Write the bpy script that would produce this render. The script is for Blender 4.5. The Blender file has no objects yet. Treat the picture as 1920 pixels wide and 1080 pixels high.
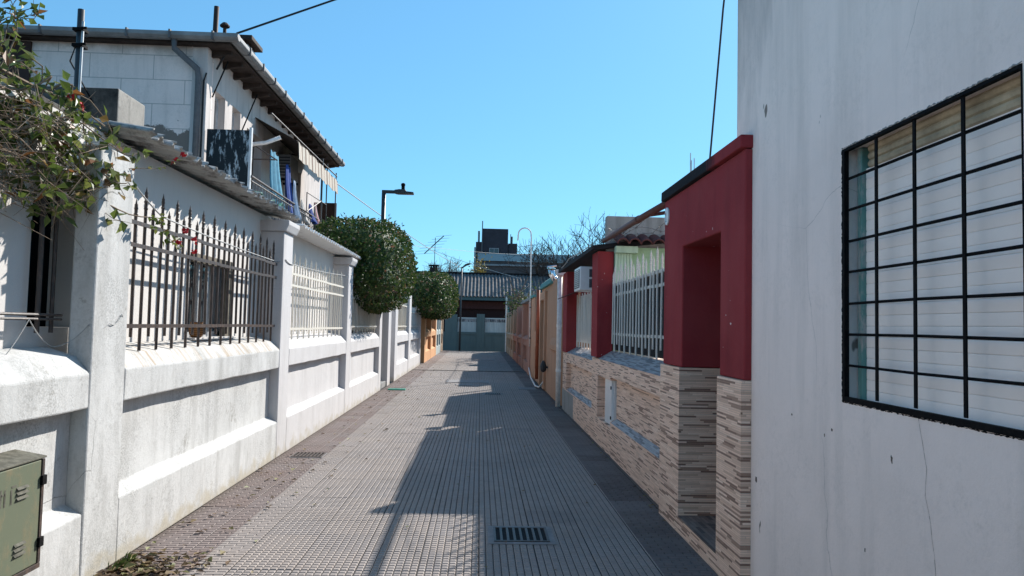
import bpy, bmesh, math, random
from mathutils import Vector, Matrix
R = math.radians
sc = bpy.context.scene
COL = sc.collection
rng = random.Random(7)

# ------------------------------------------------------------------ camera
CF, CH, CT = 1380.0, 1.6, 0.022
VPX, VPY = 900.0, 610.0
Fv = Vector((VPX - 960, 540 - VPY, -CF))
s_, c_ = math.sin(CT), math.cos(CT)
Uv = Vector((s_, c_, (s_ * Fv.x + c_ * Fv.y) / CF)).normalized()
Fv.normalize()
Rv = Fv.cross(Uv)
cam_d = bpy.data.cameras.new('camera')
cam = bpy.data.objects.new('camera', cam_d)
COL.objects.link(cam)
m = Matrix(((Rv.x, Rv.y, Rv.z, 0), (Fv.x, Fv.y, Fv.z, 0), (Uv.x, Uv.y, Uv.z, CH), (0, 0, 0, 1)))
cam.matrix_world = m
cam_d.sensor_width = 36
cam_d.lens = CF / 1920 * 36
cam_d.clip_end = 2000
cam_d.clip_start = 0.05
sc.camera = cam

# ------------------------------------------------------------------ light
SUN = Vector((0.835, 1.25, 1.0)).normalized()
w = bpy.data.worlds.new('World')
sc.world = w
w.use_nodes = True
wn = w.node_tree
sky = wn.nodes.new('ShaderNodeTexSky')
sky.sky_type = 'NISHITA'
sky.sun_disc = False
sky.sun_elevation = math.asin(SUN.z)
sky.sun_rotation = math.atan2(SUN.x, SUN.y)
sky.air_density = 1.0
sky.dust_density = 0.25
sky.ozone_density = 3.0
bg = wn.nodes['Background']
bg.inputs['Strength'].default_value = 0.15
gm = wn.nodes.new('ShaderNodeGamma'); gm.inputs[1].default_value = 0.56
tn = wn.nodes.new('ShaderNodeMix'); tn.data_type = 'RGBA'; tn.blend_type = 'MULTIPLY'
tn.inputs[0].default_value = 1.0; tn.inputs[7].default_value = (0.60, 1.22, 1.60, 1)
wn.links.new(sky.outputs[0], gm.inputs[0]); wn.links.new(gm.outputs[0], tn.inputs[6]); wn.links.new(tn.outputs[2], bg.inputs[0])
sd = bpy.data.lights.new('sun', 'SUN')
sd.energy = 5.0
sd.angle = R(0.6)
sd.color = (1.0, 0.95, 0.88)
so = bpy.data.objects.new('sun', sd)
COL.objects.link(so)
so.location = (10, 20, 30)
so.rotation_euler = (-SUN).to_track_quat('-Z', 'Y').to_euler()
sc.view_settings.view_transform = 'Standard'
sc.view_settings.look = 'None'
sc.view_settings.gamma = 1
sc.view_settings.exposure = 0.62
sc.cycles.max_bounces = 6
sc.cycles.transparent_max_bounces = 6

# ------------------------------------------------------------------ mesh helpers
class MB:
    def __init__(s):
        s.v = []; s.f = []; s.smooth = False
    def add(s, vs, fs):
        o = len(s.v); s.v += [tuple(p) for p in vs]; s.f += [tuple(i + o for i in f) for f in fs]; return s
    def box(s, x0, x1, y0, y1, z0, z1):
        vs = [(x, y, z) for z in (z0, z1) for y in (y0, y1) for x in (x0, x1)]
        return s.add(vs, [(0, 2, 3, 1), (4, 5, 7, 6), (0, 1, 5, 4), (2, 6, 7, 3), (0, 4, 6, 2), (1, 3, 7, 5)])
    def prism(s, poly, a, b, axis='y'):
        n = len(poly)
        def P(p, t):
            return {'y': (p[0], t, p[1]), 'x': (t, p[0], p[1]), 'z': (p[0], p[1], t)}[axis]
        vs = [P(p, a) for p in poly] + [P(p, b) for p in poly]
        fs = [tuple(range(n)), tuple(range(2 * n - 1, n - 1, -1))]
        fs += [(i, (i + 1) % n, n + (i + 1) % n, n + i) for i in range(n)]
        return s.add(vs, fs)
    def tube(s, pts, r, n=8, cap=True):
        pts = [Vector(p) for p in pts]
        rs = r if isinstance(r, (list, tuple)) else [r] * len(pts)
        vs = []; up = Vector((0.13, 0.21, 1)).normalized()
        for i, p in enumerate(pts):
            d = (pts[min(i + 1, len(pts) - 1)] - pts[max(i - 1, 0)])
            d = d.normalized() if d.length > 1e-9 else Vector((0, 0, 1))
            a = d.cross(up)
            if a.length < 0.05: a = d.cross(Vector((1, 0, 0)))
            a.normalize(); b = d.cross(a)
            vs += [p + (a * math.cos(2 * math.pi * k / n) + b * math.sin(2 * math.pi * k / n)) * rs[i] for k in range(n)]
        fs = []
        for i in range(len(pts) - 1):
            for k in range(n):
                k2 = (k + 1) % n
                fs.append((i * n + k, i * n + k2, (i + 1) * n + k2, (i + 1) * n + k))
        if cap:
            fs.append(tuple(range(n))); fs.append(tuple(range((len(pts) - 1) * n, len(pts) * n)))
        return s.add(vs, fs)
    def lathe(s, c, prof, n=10):
        return s.tube([(c[0], c[1], c[2] + z) for r_, z in prof], [r_ for r_, z in prof], n)
    def wall(s, axis, p, t, u0, u1, z0, z1, holes=()):
        """slab in the plane axis=p..p+t, spanning u and z, with rectangular through holes (u0,u1,z0,z1)"""
        us = sorted({u0, u1} | {min(max(h[i], u0), u1) for h in holes for i in (0, 1)})
        zs = sorted({z0, z1} | {min(max(h[i], z0), z1) for h in holes for i in (2, 3)})
        def solid(i, j):
            if i < 0 or j < 0 or i >= len(us) - 1 or j >= len(zs) - 1: return False
            u = (us[i] + us[i + 1]) / 2; z = (zs[j] + zs[j + 1]) / 2
            return not any(h[0] < u < h[1] and h[2] < z < h[3] for h in holes)
        def P(d, u, z): return (d, u, z) if axis == 'x' else (u, d, z)
        def q(a, b, c, d): s.add([a, b, c, d], [(0, 1, 2, 3)])
        e = p + t
        for i in range(len(us) - 1):
            for j in range(len(zs) - 1):
                if not solid(i, j): continue
                a, b, c, d = us[i], us[i + 1], zs[j], zs[j + 1]
                q(P(p, a, c), P(p, b, c), P(p, b, d), P(p, a, d)); q(P(e, a, c), P(e, b, c), P(e, b, d), P(e, a, d))
                if not solid(i - 1, j): q(P(p, a, c), P(e, a, c), P(e, a, d), P(p, a, d))
                if not solid(i + 1, j): q(P(p, b, c), P(e, b, c), P(e, b, d), P(p, b, d))
                if not solid(i, j - 1): q(P(p, a, c), P(e, a, c), P(e, b, c), P(p, b, c))
                if not solid(i, j + 1): q(P(p, a, d), P(e, a, d), P(e, b, d), P(p, b, d))
        return s
    def corr(s, x0, x1, y0, y1, za, zb, per, amp, th, jit=0.0, steps=8, nx=2, along='y', rr=None):
        """corrugated sheet; waves run along `along`, height za at x0 to zb at x1"""
        rr = rr or random.Random(3)
        n = max(2, int((y1 - y0) / per * steps)); vs = []
        ej = [[rr.uniform(-jit, jit) for _ in range(n + 1)] for _ in (0, 1)]
        for side in (0, 1):
            for i in range(n + 1):
                y = y0 + (y1 - y0) * i / n
                h = amp * math.sin(2 * math.pi * (y - y0) / per)
                for k in range(nx + 1):
                    t = k / nx; x = x0 + (x1 - x0) * t
                    if k == nx: x += ej[1][i]
                    z = za + (zb - za) * t + h - side * th
                    vs.append((x, y, z) if along == 'y' else (y, x, z))
        W = nx + 1; O = (n + 1) * W; fs = []
        for i in range(n):
            for k in range(nx):
                a = i * W + k
                fs.append((a, a + 1, a + W + 1, a + W)); fs.append((O + a, O + a + W, O + a + W + 1, O + a + 1))
            for k in (0, nx):
                a = i * W + k; fs.append((a, a + W, O + a + W, O + a))
        for i in (0, n):
            for k in range(nx):
                a = i * W + k; fs.append((a, a + 1, O + a + 1, O + a))
        return s.add(vs, fs)

WL = {}
def link(o, parent=None):
    COL.objects.link(o)
    if parent is not None: o.parent = parent
    return o
def tag(o, label=None, cat=None, group=None, kind=None):
    if label: o['label'] = label
    if cat: o['category'] = cat
    if group: o['group'] = group
    if kind: o['kind'] = kind
    return o
def thing(name, label, cat, loc, group=None):
    o = bpy.data.objects.new(name, None); o.empty_display_size = 0.2
    link(o); o.location = loc; WL[o.name] = Vector(loc)
    return tag(o, label, cat, group)
def mesh_from(mb, name, off, doubles=True, recalc=True):
    me = bpy.data.meshes.new(name)
    me.from_pydata([tuple(Vector(p) - off) for p in mb.v], [], mb.f)
    if recalc:
        bm = bmesh.new(); bm.from_mesh(me)
        if doubles: bmesh.ops.remove_doubles(bm, verts=bm.verts, dist=0.0004)
        bmesh.ops.recalc_face_normals(bm, faces=bm.faces)
        bm.to_mesh(me); bm.free()
    return me
def part(name, mb, mat, parent=None, bevel=0, smooth=False, recalc=True, doubles=True, label=None):
    if parent is not None:
        off = WL[parent.name]
    else:
        xs, ys, zs = zip(*mb.v)
        off = Vector(((min(xs) + max(xs)) / 2, (min(ys) + max(ys)) / 2, min(zs)))
    me = mesh_from(mb, name, off, doubles, recalc)
    if mat: me.materials.append(mat)
    if smooth:
        for p in me.polygons: p.use_smooth = True
    o = link(bpy.data.objects.new(name, me), parent)
    if parent is None: o.location = off
    WL[o.name] = off.copy()
    if bevel:
        b = o.modifiers.new('Bevel', 'BEVEL'); b.width = bevel; b.segments = 2; b.limit_method = 'ANGLE'; b.angle_limit = R(35)
    if label: o['label'] = label
    return o
def structure(name, mb, mat, **k):
    o = part(name, mb, mat, None, **k); o['kind'] = 'structure'; return o

# ------------------------------------------------------------------ material helpers
class T:
    def __init__(s, name, rough=0.8, spec=0.3, metal=0.0):
        s.m = bpy.data.materials.new(name); s.m.use_nodes = True
        s.t = s.m.node_tree; s.b = s.t.nodes['Principled BSDF']
        s.b.inputs['Roughness'].default_value = rough
        s.b.inputs['Specular IOR Level'].default_value = spec
        s.b.inputs['Metallic'].default_value = metal
        s._pos = None
    def n(s, typ, **k):
        o = s.t.nodes.new(typ)
        for a, b in k.items(): setattr(o, a, b)
        return o
    def put(s, sock, v):
        if hasattr(v, 'is_output'): s.t.links.new(v, sock)
        elif v is not None:
            if isinstance(v, tuple) and len(v) == 3 and sock.type == 'RGBA': v = (*v, 1)
            sock.default_value = v
    def pos(s):
        if s._pos is None: s._pos = s.n('ShaderNodeNewGeometry')
        return s._pos.outputs['Position']
    def island(s):
        s.pos(); return s._pos.outputs['Random Per Island']
    def normal(s):
        s.pos(); return s._pos.outputs['True Normal']
    def xyz(s, v=None):
        o = s.n('ShaderNodeSeparateXYZ'); s.put(o.inputs[0], v or s.pos()); return o.outputs
    def comb(s, x=0.0, y=0.0, z=0.0):
        o = s.n('ShaderNodeCombineXYZ')
        for i, v in enumerate((x, y, z)): s.put(o.inputs[i], v)
        return o.outputs[0]
    def scale(s, v, sc_):
        o = s.n('ShaderNodeMapping'); s.put(o.inputs[0], v); o.inputs['Scale'].default_value = sc_; return o.outputs[0]
    def noise(s, scale, detail=4, rough=0.55, vec=None, dist=0.0):
        o = s.n('ShaderNodeTexNoise'); s.put(o.inputs['Vector'], vec or s.pos())
        o.inputs['Scale'].default_value = scale; o.inputs['Detail'].default_value = detail
        o.inputs['Roughness'].default_value = rough; o.inputs['Distortion'].default_value = dist
        return o.outputs['Fac']
    def math(s, op, a, b=None, c=None, clamp=False):
        o = s.n('ShaderNodeMath', operation=op, use_clamp=clamp)
        for i, v in enumerate((a, b, c)): s.put(o.inputs[i], v)
        return o.outputs[0]
    def ramp(s, fac, stops, interp='LINEAR'):
        o = s.n('ShaderNodeValToRGB'); o.color_ramp.interpolation = interp
        el = o.color_ramp.elements
        while len(el) < len(stops): el.new(0.5)
        for e, (p, c) in zip(el, stops):
            e.position = p; e.color = (c, c, c, 1) if not isinstance(c, tuple) else (*c, 1)
        s.put(o.inputs[0], fac); return o.outputs[0]
    def mix(s, fac, a, b, mode='MIX'):
        o = s.n('ShaderNodeMix', data_type='RGBA', blend_type=mode)
        s.put(o.inputs[0], fac); s.put(o.inputs[6], a); s.put(o.inputs[7], b); return o.outputs[2]
    def bump(s, h, strength=0.3, dist=0.01, nrm=None):
        o = s.n('ShaderNodeBump'); o.inputs['Strength'].default_value = strength; o.inputs['Distance'].default_value = dist
        s.put(o.inputs['Height'], h)
        if nrm is not None: s.put(o.inputs['Normal'], nrm)
        s.put(s.b.inputs['Normal'], o.outputs[0]); return o.outputs[0]
    def col(s, v): s.put(s.b.inputs['Base Color'], v); return s
    def rough(s, v): s.put(s.b.inputs['Roughness'], v); return s

def plain(name, col, rough=0.6, spec=0.3, metal=0.0, var=0.25, scale=12.0, bump=0.1):
    t = T(name, rough, spec, metal)
    f = t.ramp(t.noise(scale, 6, 0.65), [(0.3, 0.0), (0.7, 1.0)])
    t.col(t.mix(f, tuple(c * (1 - var) for c in col), tuple(min(1, c * (1 + var * 0.6)) for c in col)))
    if bump: t.bump(t.noise(scale * 6, 4), bump, 0.004)
    return t.m

def plaster(name, col, dark, amt=0.6, streak=0.5, crack=0.0, base_stain=None, rough=0.88, spots=0.4, bump=0.35, joints=None, extra=None, low=0.0):
    t = T(name, rough, 0.2)
    big = t.ramp(t.noise(1.3, 8, 0.62, dist=0.3), [(0.42, 0.0), (0.72, 1.0)])
    st = t.ramp(t.noise(2.4, 7, 0.6, vec=t.scale(t.pos(), (2.6, 2.6, 0.28))), [(0.48, 0.0), (0.75, 1.0)])
    grit = t.ramp(t.noise(34, 5, 0.75), [(0.47, 0.0), (0.68, 1.0)])
    c = t.mix(t.math('MULTIPLY', big, amt), col, tuple(a * 0.6 + b * 0.4 for a, b in zip(col, dark)))
    c = t.mix(t.math('MULTIPLY', st, streak), c, dark)
    patch = t.ramp(t.noise(2.9, 6, 0.6), [(0.45, 0.15), (0.62, 1.0)])
    c = t.mix(t.math('MULTIPLY', t.math('MULTIPLY', grit, patch), spots), c, tuple(a * 0.35 + b * 0.65 for a, b in zip(col, dark)))
    h = t.math('ADD', t.math('MULTIPLY', t.noise(75, 5, 0.7), 0.6), t.math('MULTIPLY', t.noise(7, 4), 1.1))
    if crack:
        v = t.n('ShaderNodeTexVoronoi', feature='DISTANCE_TO_EDGE'); v.inputs['Scale'].default_value = 0.55
        nz = t.n('ShaderNodeTexNoise'); nz.inputs['Scale'].default_value = 2.5; nz.inputs['Detail'].default_value = 6
        t.put(nz.inputs['Vector'], t.pos())
        vv = t.mix(0.13, t.pos(), nz.outputs['Color']); t.put(v.inputs['Vector'], vv)
        ln = t.math('LESS_THAN', v.outputs['Distance'], 0.0009)
        ln = t.math('MULTIPLY', ln, t.ramp(t.noise(0.9, 2), [(0.5, 0.0), (0.6, 1.0)]))
        c = t.mix(t.math('MULTIPLY', ln, crack), c, tuple(x * 0.4 for x in dark))
    if base_stain:
        z = t.xyz()[2]
        k = t.math('SUBTRACT', t.noise(5.5, 7, 0.65), t.math('MULTIPLY', z, low or 1.7))
        c = t.mix(t.ramp(k, [(0.28, 0.0), (0.47, 0.75)]), c, base_stain)
    if joints:
        jw, jh, jc = joints
        x, y, z = t.xyz()
        br = t.n('ShaderNodeTexBrick', offset=0.5); t.put(br.inputs['Vector'], t.comb(t.math('ADD', x, y), z, 0.0))
        br.inputs['Scale'].default_value = 1; br.inputs['Brick Width'].default_value = jw; br.inputs['Row Height'].default_value = jh
        br.inputs['Mortar Size'].default_value = 0.006; br.inputs['Color1'].default_value = (0, 0, 0, 1); br.inputs['Color2'].default_value = (0.12, 0.12, 0.12, 1)
        c = t.mix(br.outputs['Color'], c, tuple(x_ * 0.5 for x_ in col))
        c = t.mix(t.math('MULTIPLY', br.outputs['Fac'], 0.75), c, jc)
    if extra: c = extra(t, c)
    t.col(c); t.bump(h, bump, 0.01)
    return t.m

def ledger(name, palette, mortar, sill=False, bw=0.17, rh=0.0165):
    t = T(name, 0.55, 0.4)
    x, y, z = t.xyz()
    if sill: v = t.math('ADD', t.math('MULTIPLY', x, 0.75), z); u = y
    else: v = z; u = t.math('ADD', x, y)
    row = t.math('FLOOR', t.math('DIVIDE', v, rh))
    wn_ = t.n('ShaderNodeTexWhiteNoise', noise_dimensions='1D'); t.put(wn_.inputs['W'], row)
    u2 = t.math('ADD', u, t.math('MULTIPLY', wn_.outputs['Value'], 3.0))
    br = t.n('ShaderNodeTexBrick', offset=0.0, squash=1.0); t.put(br.inputs['Vector'], t.comb(u2, v, 0.0))
    for k, val in (('Scale', 1), ('Brick Width', bw), ('Row Height', rh), ('Mortar Size', 0.0009), ('Bias', 0.0), ('Mortar Smooth', 0.1)):
        br.inputs[k].default_value = val
    br.inputs['Color1'].default_value = (0, 0, 0, 1); br.inputs['Color2'].default_value = (1, 1, 1, 1)
    br.inputs['Mortar'].default_value = (0.5, 0.5, 0.5, 1)
    n = len(palette)
    c = t.ramp(br.outputs['Color'], [(i / n, p) for i, p in enumerate(palette)], 'CONSTANT')
    c = t.mix(t.ramp(t.noise(26, 5, 0.7, vec=t.scale(t.pos(), (1, 1, 6))), [(0.35, 0.0), (0.75, 0.32)]), c, mortar)
    c = t.mix(t.math('MULTIPLY', br.outputs['Fac'], 0.85), c, mortar)
    j = t.math('LESS_THAN', t.math('FRACT', t.math('DIVIDE', u, 0.46)), 0.008)
    j2 = t.math('LESS_THAN', t.math('FRACT', t.math('DIVIDE', z, 0.31)), 0.01)
    c = t.mix(t.math('MULTIPLY', t.math('MAXIMUM', j, j2), 0.55), c, (0.42, 0.36, 0.31))
    t.col(c)
    hh = t.math('ADD', t.math('MULTIPLY', br.outputs['Fac'], -1.0), t.math('MULTIPLY', br.outputs['Color'], 0.6))
    t.bump(hh, 0.5, 0.004)
    return t.m

def paving_mat(real=False):
    t = T('paving_tile_tops' if real else 'paving_tiles', 0.75, 0.25)
    x, y, z = t.xyz()
    tx = t.math('DIVIDE', t.math('SUBTRACT', x, 0.03 - 8.0), 0.4)
    ty = t.math('DIVIDE', t.math('ADD', y, 20.0 - 5.29), 0.4)
    side = t.math('MAXIMUM', t.math('LESS_THAN', x, -1.81), t.math('GREATER_THAN', x, 1.24))
    def groove(v, wdt):
        f = t.math('FRACT', v); d = t.math('MINIMUM', f, t.math('SUBTRACT', 1.0, f))
        return t.ramp(d, [(wdt * 0.45, 1.0), (wdt, 0.0)])
    gx8 = groove(t.math('MULTIPLY', tx, 8.0), 0.1)
    gy8 = groove(t.math('MULTIPLY', ty, 8.0), 0.085)
    stag = t.math('ADD', t.math('MULTIPLY', tx, 3.0), t.math('MULTIPLY', t.math('FLOOR', t.math('MULTIPLY', ty, 8.0)), 0.5))
    gx3 = groove(stag, 0.05)
    gx = t.mix(side, gx8, gx3)
    g = t.math('MAXIMUM', gx, gy8)
    J = t.math('MAXIMUM', groove(tx, 0.016), groove(ty, 0.016))
    wn_ = t.n('ShaderNodeTexWhiteNoise', noise_dimensions='3D')
    t.put(wn_.inputs['Vector'], t.comb(t.math('FLOOR', tx), t.math('FLOOR', ty), 0.0))
    pn = t.n('ShaderNodeTexWhiteNoise', noise_dimensions='3D')
    t.put(pn.inputs['Vector'], t.comb(t.math('FLOOR', t.math('MULTIPLY', tx, 8.0)), t.math('FLOOR', t.math('MULTIPLY', ty, 8.0)), 0.0))
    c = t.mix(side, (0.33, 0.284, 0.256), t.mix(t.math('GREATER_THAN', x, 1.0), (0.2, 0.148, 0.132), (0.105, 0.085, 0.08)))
    c = t.mix(t.math('MULTIPLY', t.math('GREATER_THAN', wn_.outputs['Color'], 0.93), 0.35), c, (0.2, 0.17, 0.16))
    c = t.mix(t.ramp(wn_.outputs['Value'], [(0.0, 0.0), (1.0, 0.35)]), c, (0.27, 0.25, 0.25))
    c = t.mix(t.math('MULTIPLY', pn.outputs['Value'], 0.22), c, (0.2, 0.18, 0.175))
    c = t.mix(t.ramp(t.noise(0.9, 7, 0.65), [(0.45, 0.0), (0.75, 0.5)]), c, (0.2, 0.175, 0.16))
    c = t.mix(t.ramp(t.noise(14, 6, 0.75), [(0.55, 0.0), (0.75, 0.45)]), c, (0.14, 0.12, 0.11))
    if not real:
        # grooves and joints coloured darker than the panes
        c = t.mix(t.math('MULTIPLY', gx, t.math('SUBTRACT', 0.85, t.math('MULTIPLY', side, 0.55))), c, (0.07, 0.065, 0.065))
        c = t.mix(t.math('MULTIPLY', gy8, 0.5), c, (0.12, 0.105, 0.1))
        c = t.mix(t.math('MULTIPLY', J, 0.8), c, (0.07, 0.06, 0.06))
    # darker uneven strip along the foot of the walls
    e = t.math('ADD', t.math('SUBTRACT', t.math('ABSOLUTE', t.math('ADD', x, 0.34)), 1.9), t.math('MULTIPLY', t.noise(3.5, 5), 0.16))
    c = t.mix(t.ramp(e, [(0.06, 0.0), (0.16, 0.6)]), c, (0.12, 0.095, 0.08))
    t.col(c)
    if real: t.bump(t.noise(120, 4, 0.7), 0.35, 0.003)
    else:
        h = t.math('ADD', t.math('MULTIPLY', g, -1.0), t.math('MULTIPLY', t.noise(90, 4), 0.25))
        t.bump(h, 0.9, 0.009)
    t.rough(t.ramp(t.noise(6, 4), [(0.3, 0.6), (0.7, 0.85)]))
    return t.m

def leaf_mat(name, stops, rough=0.45, trans=0.25):
    t = T(name, rough, 0.4)
    c = t.ramp(t.island(), stops)
    t.col(c)
    tr = t.n('ShaderNodeBsdfTranslucent'); t.put(tr.inputs[0], c)
    mx = t.n('ShaderNodeMixShader'); mx.inputs[0].default_value = trans
    t.t.links.new(t.b.outputs[0], mx.inputs[1]); t.t.links.new(tr.outputs[0], mx.inputs[2])
    t.t.links.new(mx.outputs[0], t.t.nodes['Material Output'].inputs[0])
    return t.m

def stripes(name, a, b, axis, per, frac=0.5, rough=0.8):
    t = T(name, rough, 0.2)
    o = t.xyz()
    f = t.math('LESS_THAN', t.math('FRACT', t.math('DIVIDE', o[axis], per)), frac)
    c = t.mix(f, a, b)
    c = t.mix(t.ramp(t.noise(9, 5), [(0.4, 0.0), (0.8, 0.35)]), c, tuple(x * 0.4 for x in a))
    t.col(c); return t.m

def peeling(name, a, b, lo=0.48, hi=0.56, scale=6.0, stretch=(1, 1, 0.35), rough=0.6):
    t = T(name, rough, 0.3)
    n = t.noise(scale, 9, 0.7, vec=t.scale(t.pos(), stretch))
    f = t.ramp(n, [(lo, 0.0), (hi, 1.0)])
    t.col(t.mix(f, a, b)); t.bump(f, 0.3, 0.003); return t.m

def glass(name, col=(0.05, 0.065, 0.075)):
    t = T(name, 0.06, 0.6); t.col(col); return t.m

# palette -------------------------------------------------------------
def grime(t, c):
    n1 = t.ramp(t.noise(85, 4, 0.8), [(0.47, 0.0), (0.6, 1.0)])
    n2 = t.ramp(t.noise(1.7, 9, 0.68, vec=t.scale(t.pos(), (1, 1.4, 0.8))), [(0.45, 0.0), (0.62, 1.0)])
    n3 = t.ramp(t.noise(9, 8, 0.72, vec=t.scale(t.pos(), (1, 1, 0.3))), [(0.5, 0.0), (0.72, 1.0)])
    c = t.mix(t.math('MULTIPLY', t.math('MULTIPLY', n1, n2), 0.7), c, (0.24, 0.24, 0.23))
    c = t.mix(t.math('MULTIPLY', n3, 0.55), c, (0.36, 0.355, 0.34))
    x, y, z = t.xyz()
    band = t.math('MULTIPLY', t.math('MULTIPLY', t.math('GREATER_THAN', z, 1.255), t.math('LESS_THAN', z, 1.45)), t.math('MULTIPLY', t.math('LESS_THAN', x, -2.342), t.math('GREATER_THAN', y, 4.9)))
    rs = t.ramp(t.noise(6, 6, 0.7, vec=t.comb(t.math('MULTIPLY', x, 0.4), t.math('MULTIPLY', y, 3.0), 0.0)), [(0.46, 0.0), (0.68, 0.85)])
    c = t.mix(t.math('MULTIPLY', band, rs), c, (0.36, 0.25, 0.14))
    worn = t.ramp(t.noise(2.6, 9, 0.78), [(0.6, 0.0), (0.64, 0.75)])
    return t.mix(worn, c, (0.31, 0.3, 0.275))
WHITE = plaster('white_painted_plaster', (0.63, 0.63, 0.62), (0.23, 0.225, 0.21), 0.6, 0.42, 0.7, (0.46, 0.41, 0.31), spots=0.85, extra=grime)
WHITE2 = plaster('white_fresh_plaster', (0.61, 0.595, 0.595), (0.3, 0.285, 0.27), 0.4, 0.32, 0.3, (0.45, 0.41, 0.34), spots=0.25)
ANNEX = plaster('annex_white_wall', (0.7, 0.67, 0.64), (0.4, 0.4, 0.4), 0.2, 0.15, 0, spots=0.12)
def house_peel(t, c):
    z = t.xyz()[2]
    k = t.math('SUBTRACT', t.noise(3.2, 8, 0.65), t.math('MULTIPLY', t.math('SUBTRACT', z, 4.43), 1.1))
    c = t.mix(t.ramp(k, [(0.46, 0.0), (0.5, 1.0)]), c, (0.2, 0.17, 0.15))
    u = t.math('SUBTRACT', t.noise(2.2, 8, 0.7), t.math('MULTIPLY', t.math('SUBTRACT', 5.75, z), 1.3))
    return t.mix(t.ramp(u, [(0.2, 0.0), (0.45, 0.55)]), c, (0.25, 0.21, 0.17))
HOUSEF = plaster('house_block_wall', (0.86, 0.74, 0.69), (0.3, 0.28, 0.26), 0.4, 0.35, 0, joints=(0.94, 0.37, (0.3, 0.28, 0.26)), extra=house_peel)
HOUSES = plaster('house_side_wall', (0.64, 0.58, 0.55), (0.25, 0.23, 0.22), 0.5, 0.5, 0, spots=0.3)
def grey_top(t, c):
    x, y, z = t.xyz()
    k = t.math('ADD', t.noise(1.9, 8, 0.66, vec=t.scale(t.pos(), (2, 2, 0.5))), t.math('MULTIPLY', t.math('SUBTRACT', z, 3.3), 0.22))
    k = t.math('ADD', k, t.math('MULTIPLY', t.math('SUBTRACT', y, 4.3), 0.28))
    c = t.mix(t.ramp(k, [(0.42, 0.0), (0.85, 0.75)]), c, (0.24, 0.23, 0.225))
    hole = t.ramp(t.noise(5.5, 3, 0.5, vec=t.scale(t.pos(), (1, 1, 0.6))), [(0.735, 0.0), (0.75, 0.9)])
    return t.mix(hole, c, (0.17, 0.14, 0.12))
GREYB = plaster('grey_white_render', (0.94, 0.805, 0.745), (0.54, 0.475, 0.435), 0.5, 0.36, 0.3, spots=0.4, extra=grey_top)
RED = plaster('dark_red_paint', (0.28, 0.034, 0.04), (0.12, 0.022, 0.026), 0.6, 0.4, 0, spots=0.15, rough=0.9,
    extra=lambda t, c: t.mix(t.ramp(t.noise(21, 2, 0.5), [(0.755, 0.0), (0.77, 0.9)]), t.mix(t.ramp(t.noise(1.1, 6, 0.6), [(0.4, 0.0), (0.7, 0.45)]), c, (0.36, 0.075, 0.075)), (0.7, 0.62, 0.6)))
BITUM = peeling('black_bitumen_slab', (0.012, 0.012, 0.015), (0.05, 0.03, 0.03), 0.56, 0.7, 2.2, (1, 1, 0.6), 0.85)
CORN = plaster('stained_red_cornice', (0.28, 0.034, 0.04), (0.02, 0.015, 0.018), 0.3, 0.3, 0, rough=0.9, spots=0.1,
    extra=lambda t, c: t.mix(t.ramp(t.math('ADD', t.math('MULTIPLY', t.math('SUBTRACT', t.xyz()[1], 4.95), 1.6), t.math('SUBTRACT', t.noise(4, 6, 0.7, vec=t.scale(t.pos(), (1, 1, 0.25))), 0.5)), [(0.0, 0.0), (0.22, 1.0)]), c, (0.014, 0.013, 0.016)))
LEDG = ledger('ledger_stone_tile', [(0.92, 0.65, 0.5), (0.86, 0.6, 0.45), (0.22, 0.12, 0.085), (0.8, 0.55, 0.41), (0.95, 0.71, 0.56), (0.66, 0.44, 0.325), (0.9, 0.64, 0.49), (0.36, 0.215, 0.155), (0.84, 0.59, 0.45), (0.74, 0.51, 0.385)], (0.45, 0.3, 0.23), bw=0.21, rh=0.0135)
LEDGSKY = ledger('ledger_stone_sky_tint', [(0.34, 0.33, 0.34), (0.17, 0.15, 0.15), (0.4, 0.37, 0.36), (0.25, 0.22, 0.22), (0.44, 0.42, 0.41)], (0.15, 0.13, 0.13), sill=True, rh=0.022)  # sill tops: bluish sky reflection put into the tile colour
STEPT = ledger('dark_step_tile', [(0.2, 0.15, 0.13), (0.1, 0.075, 0.07), (0.26, 0.2, 0.17)], (0.09, 0.07, 0.06), sill=True, rh=0.022)
CEMENT = plaster('raw_cement', (0.33, 0.33, 0.32), (0.12, 0.12, 0.115), 0.8, 0.7, 0, spots=0.6)
DIRTYC = plaster('blackened_concrete', (0.36, 0.34, 0.31), (0.03, 0.03, 0.03), 1.0, 0.9, 0, spots=0.9, extra=lambda t, c: t.mix(t.math('MULTIPLY', t.math('LESS_THAN', t.xyz()[1], 5.605), t.ramp(t.noise(5, 8, 0.7), [(0.34, 0.97), (0.66, 0.6)])), c, (0.018, 0.018, 0.018)))
ORANGE = plaster('orange_paint', (0.56, 0.31, 0.195), (0.3, 0.17, 0.1), 0.4, 0.35, 0, spots=0.3)
ORANGEL = plaster('orange_left_paint', (0.68, 0.38, 0.2), (0.36, 0.2, 0.11), 0.4, 0.35, 0, spots=0.3)
SALMON = plaster('salmon_paint', (0.47, 0.25, 0.185), (0.26, 0.12, 0.1), 0.4, 0.35, 0, spots=0.3)
CREAM = plaster('cream_paint', (0.5, 0.35, 0.24), (0.3, 0.23, 0.15), 0.4, 0.3, 0)
TEAL = plaster('teal_paint', (0.13, 0.31, 0.29), (0.07, 0.14, 0.13), 0.5, 0.5, 0)
GREYGREEN = plaster('grey_green_paint', (0.42, 0.48, 0.47), (0.22, 0.25, 0.24), 0.4, 0.3, 0)
ENDGREEN = plaster('dark_green_paint', (0.17, 0.2, 0.185), (0.09, 0.11, 0.1), 0.4, 0.4, 0)
MINT = plaster('mint_paint', (0.37, 0.56, 0.36), (0.2, 0.3, 0.2), 0.4, 0.4, 0)
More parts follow.
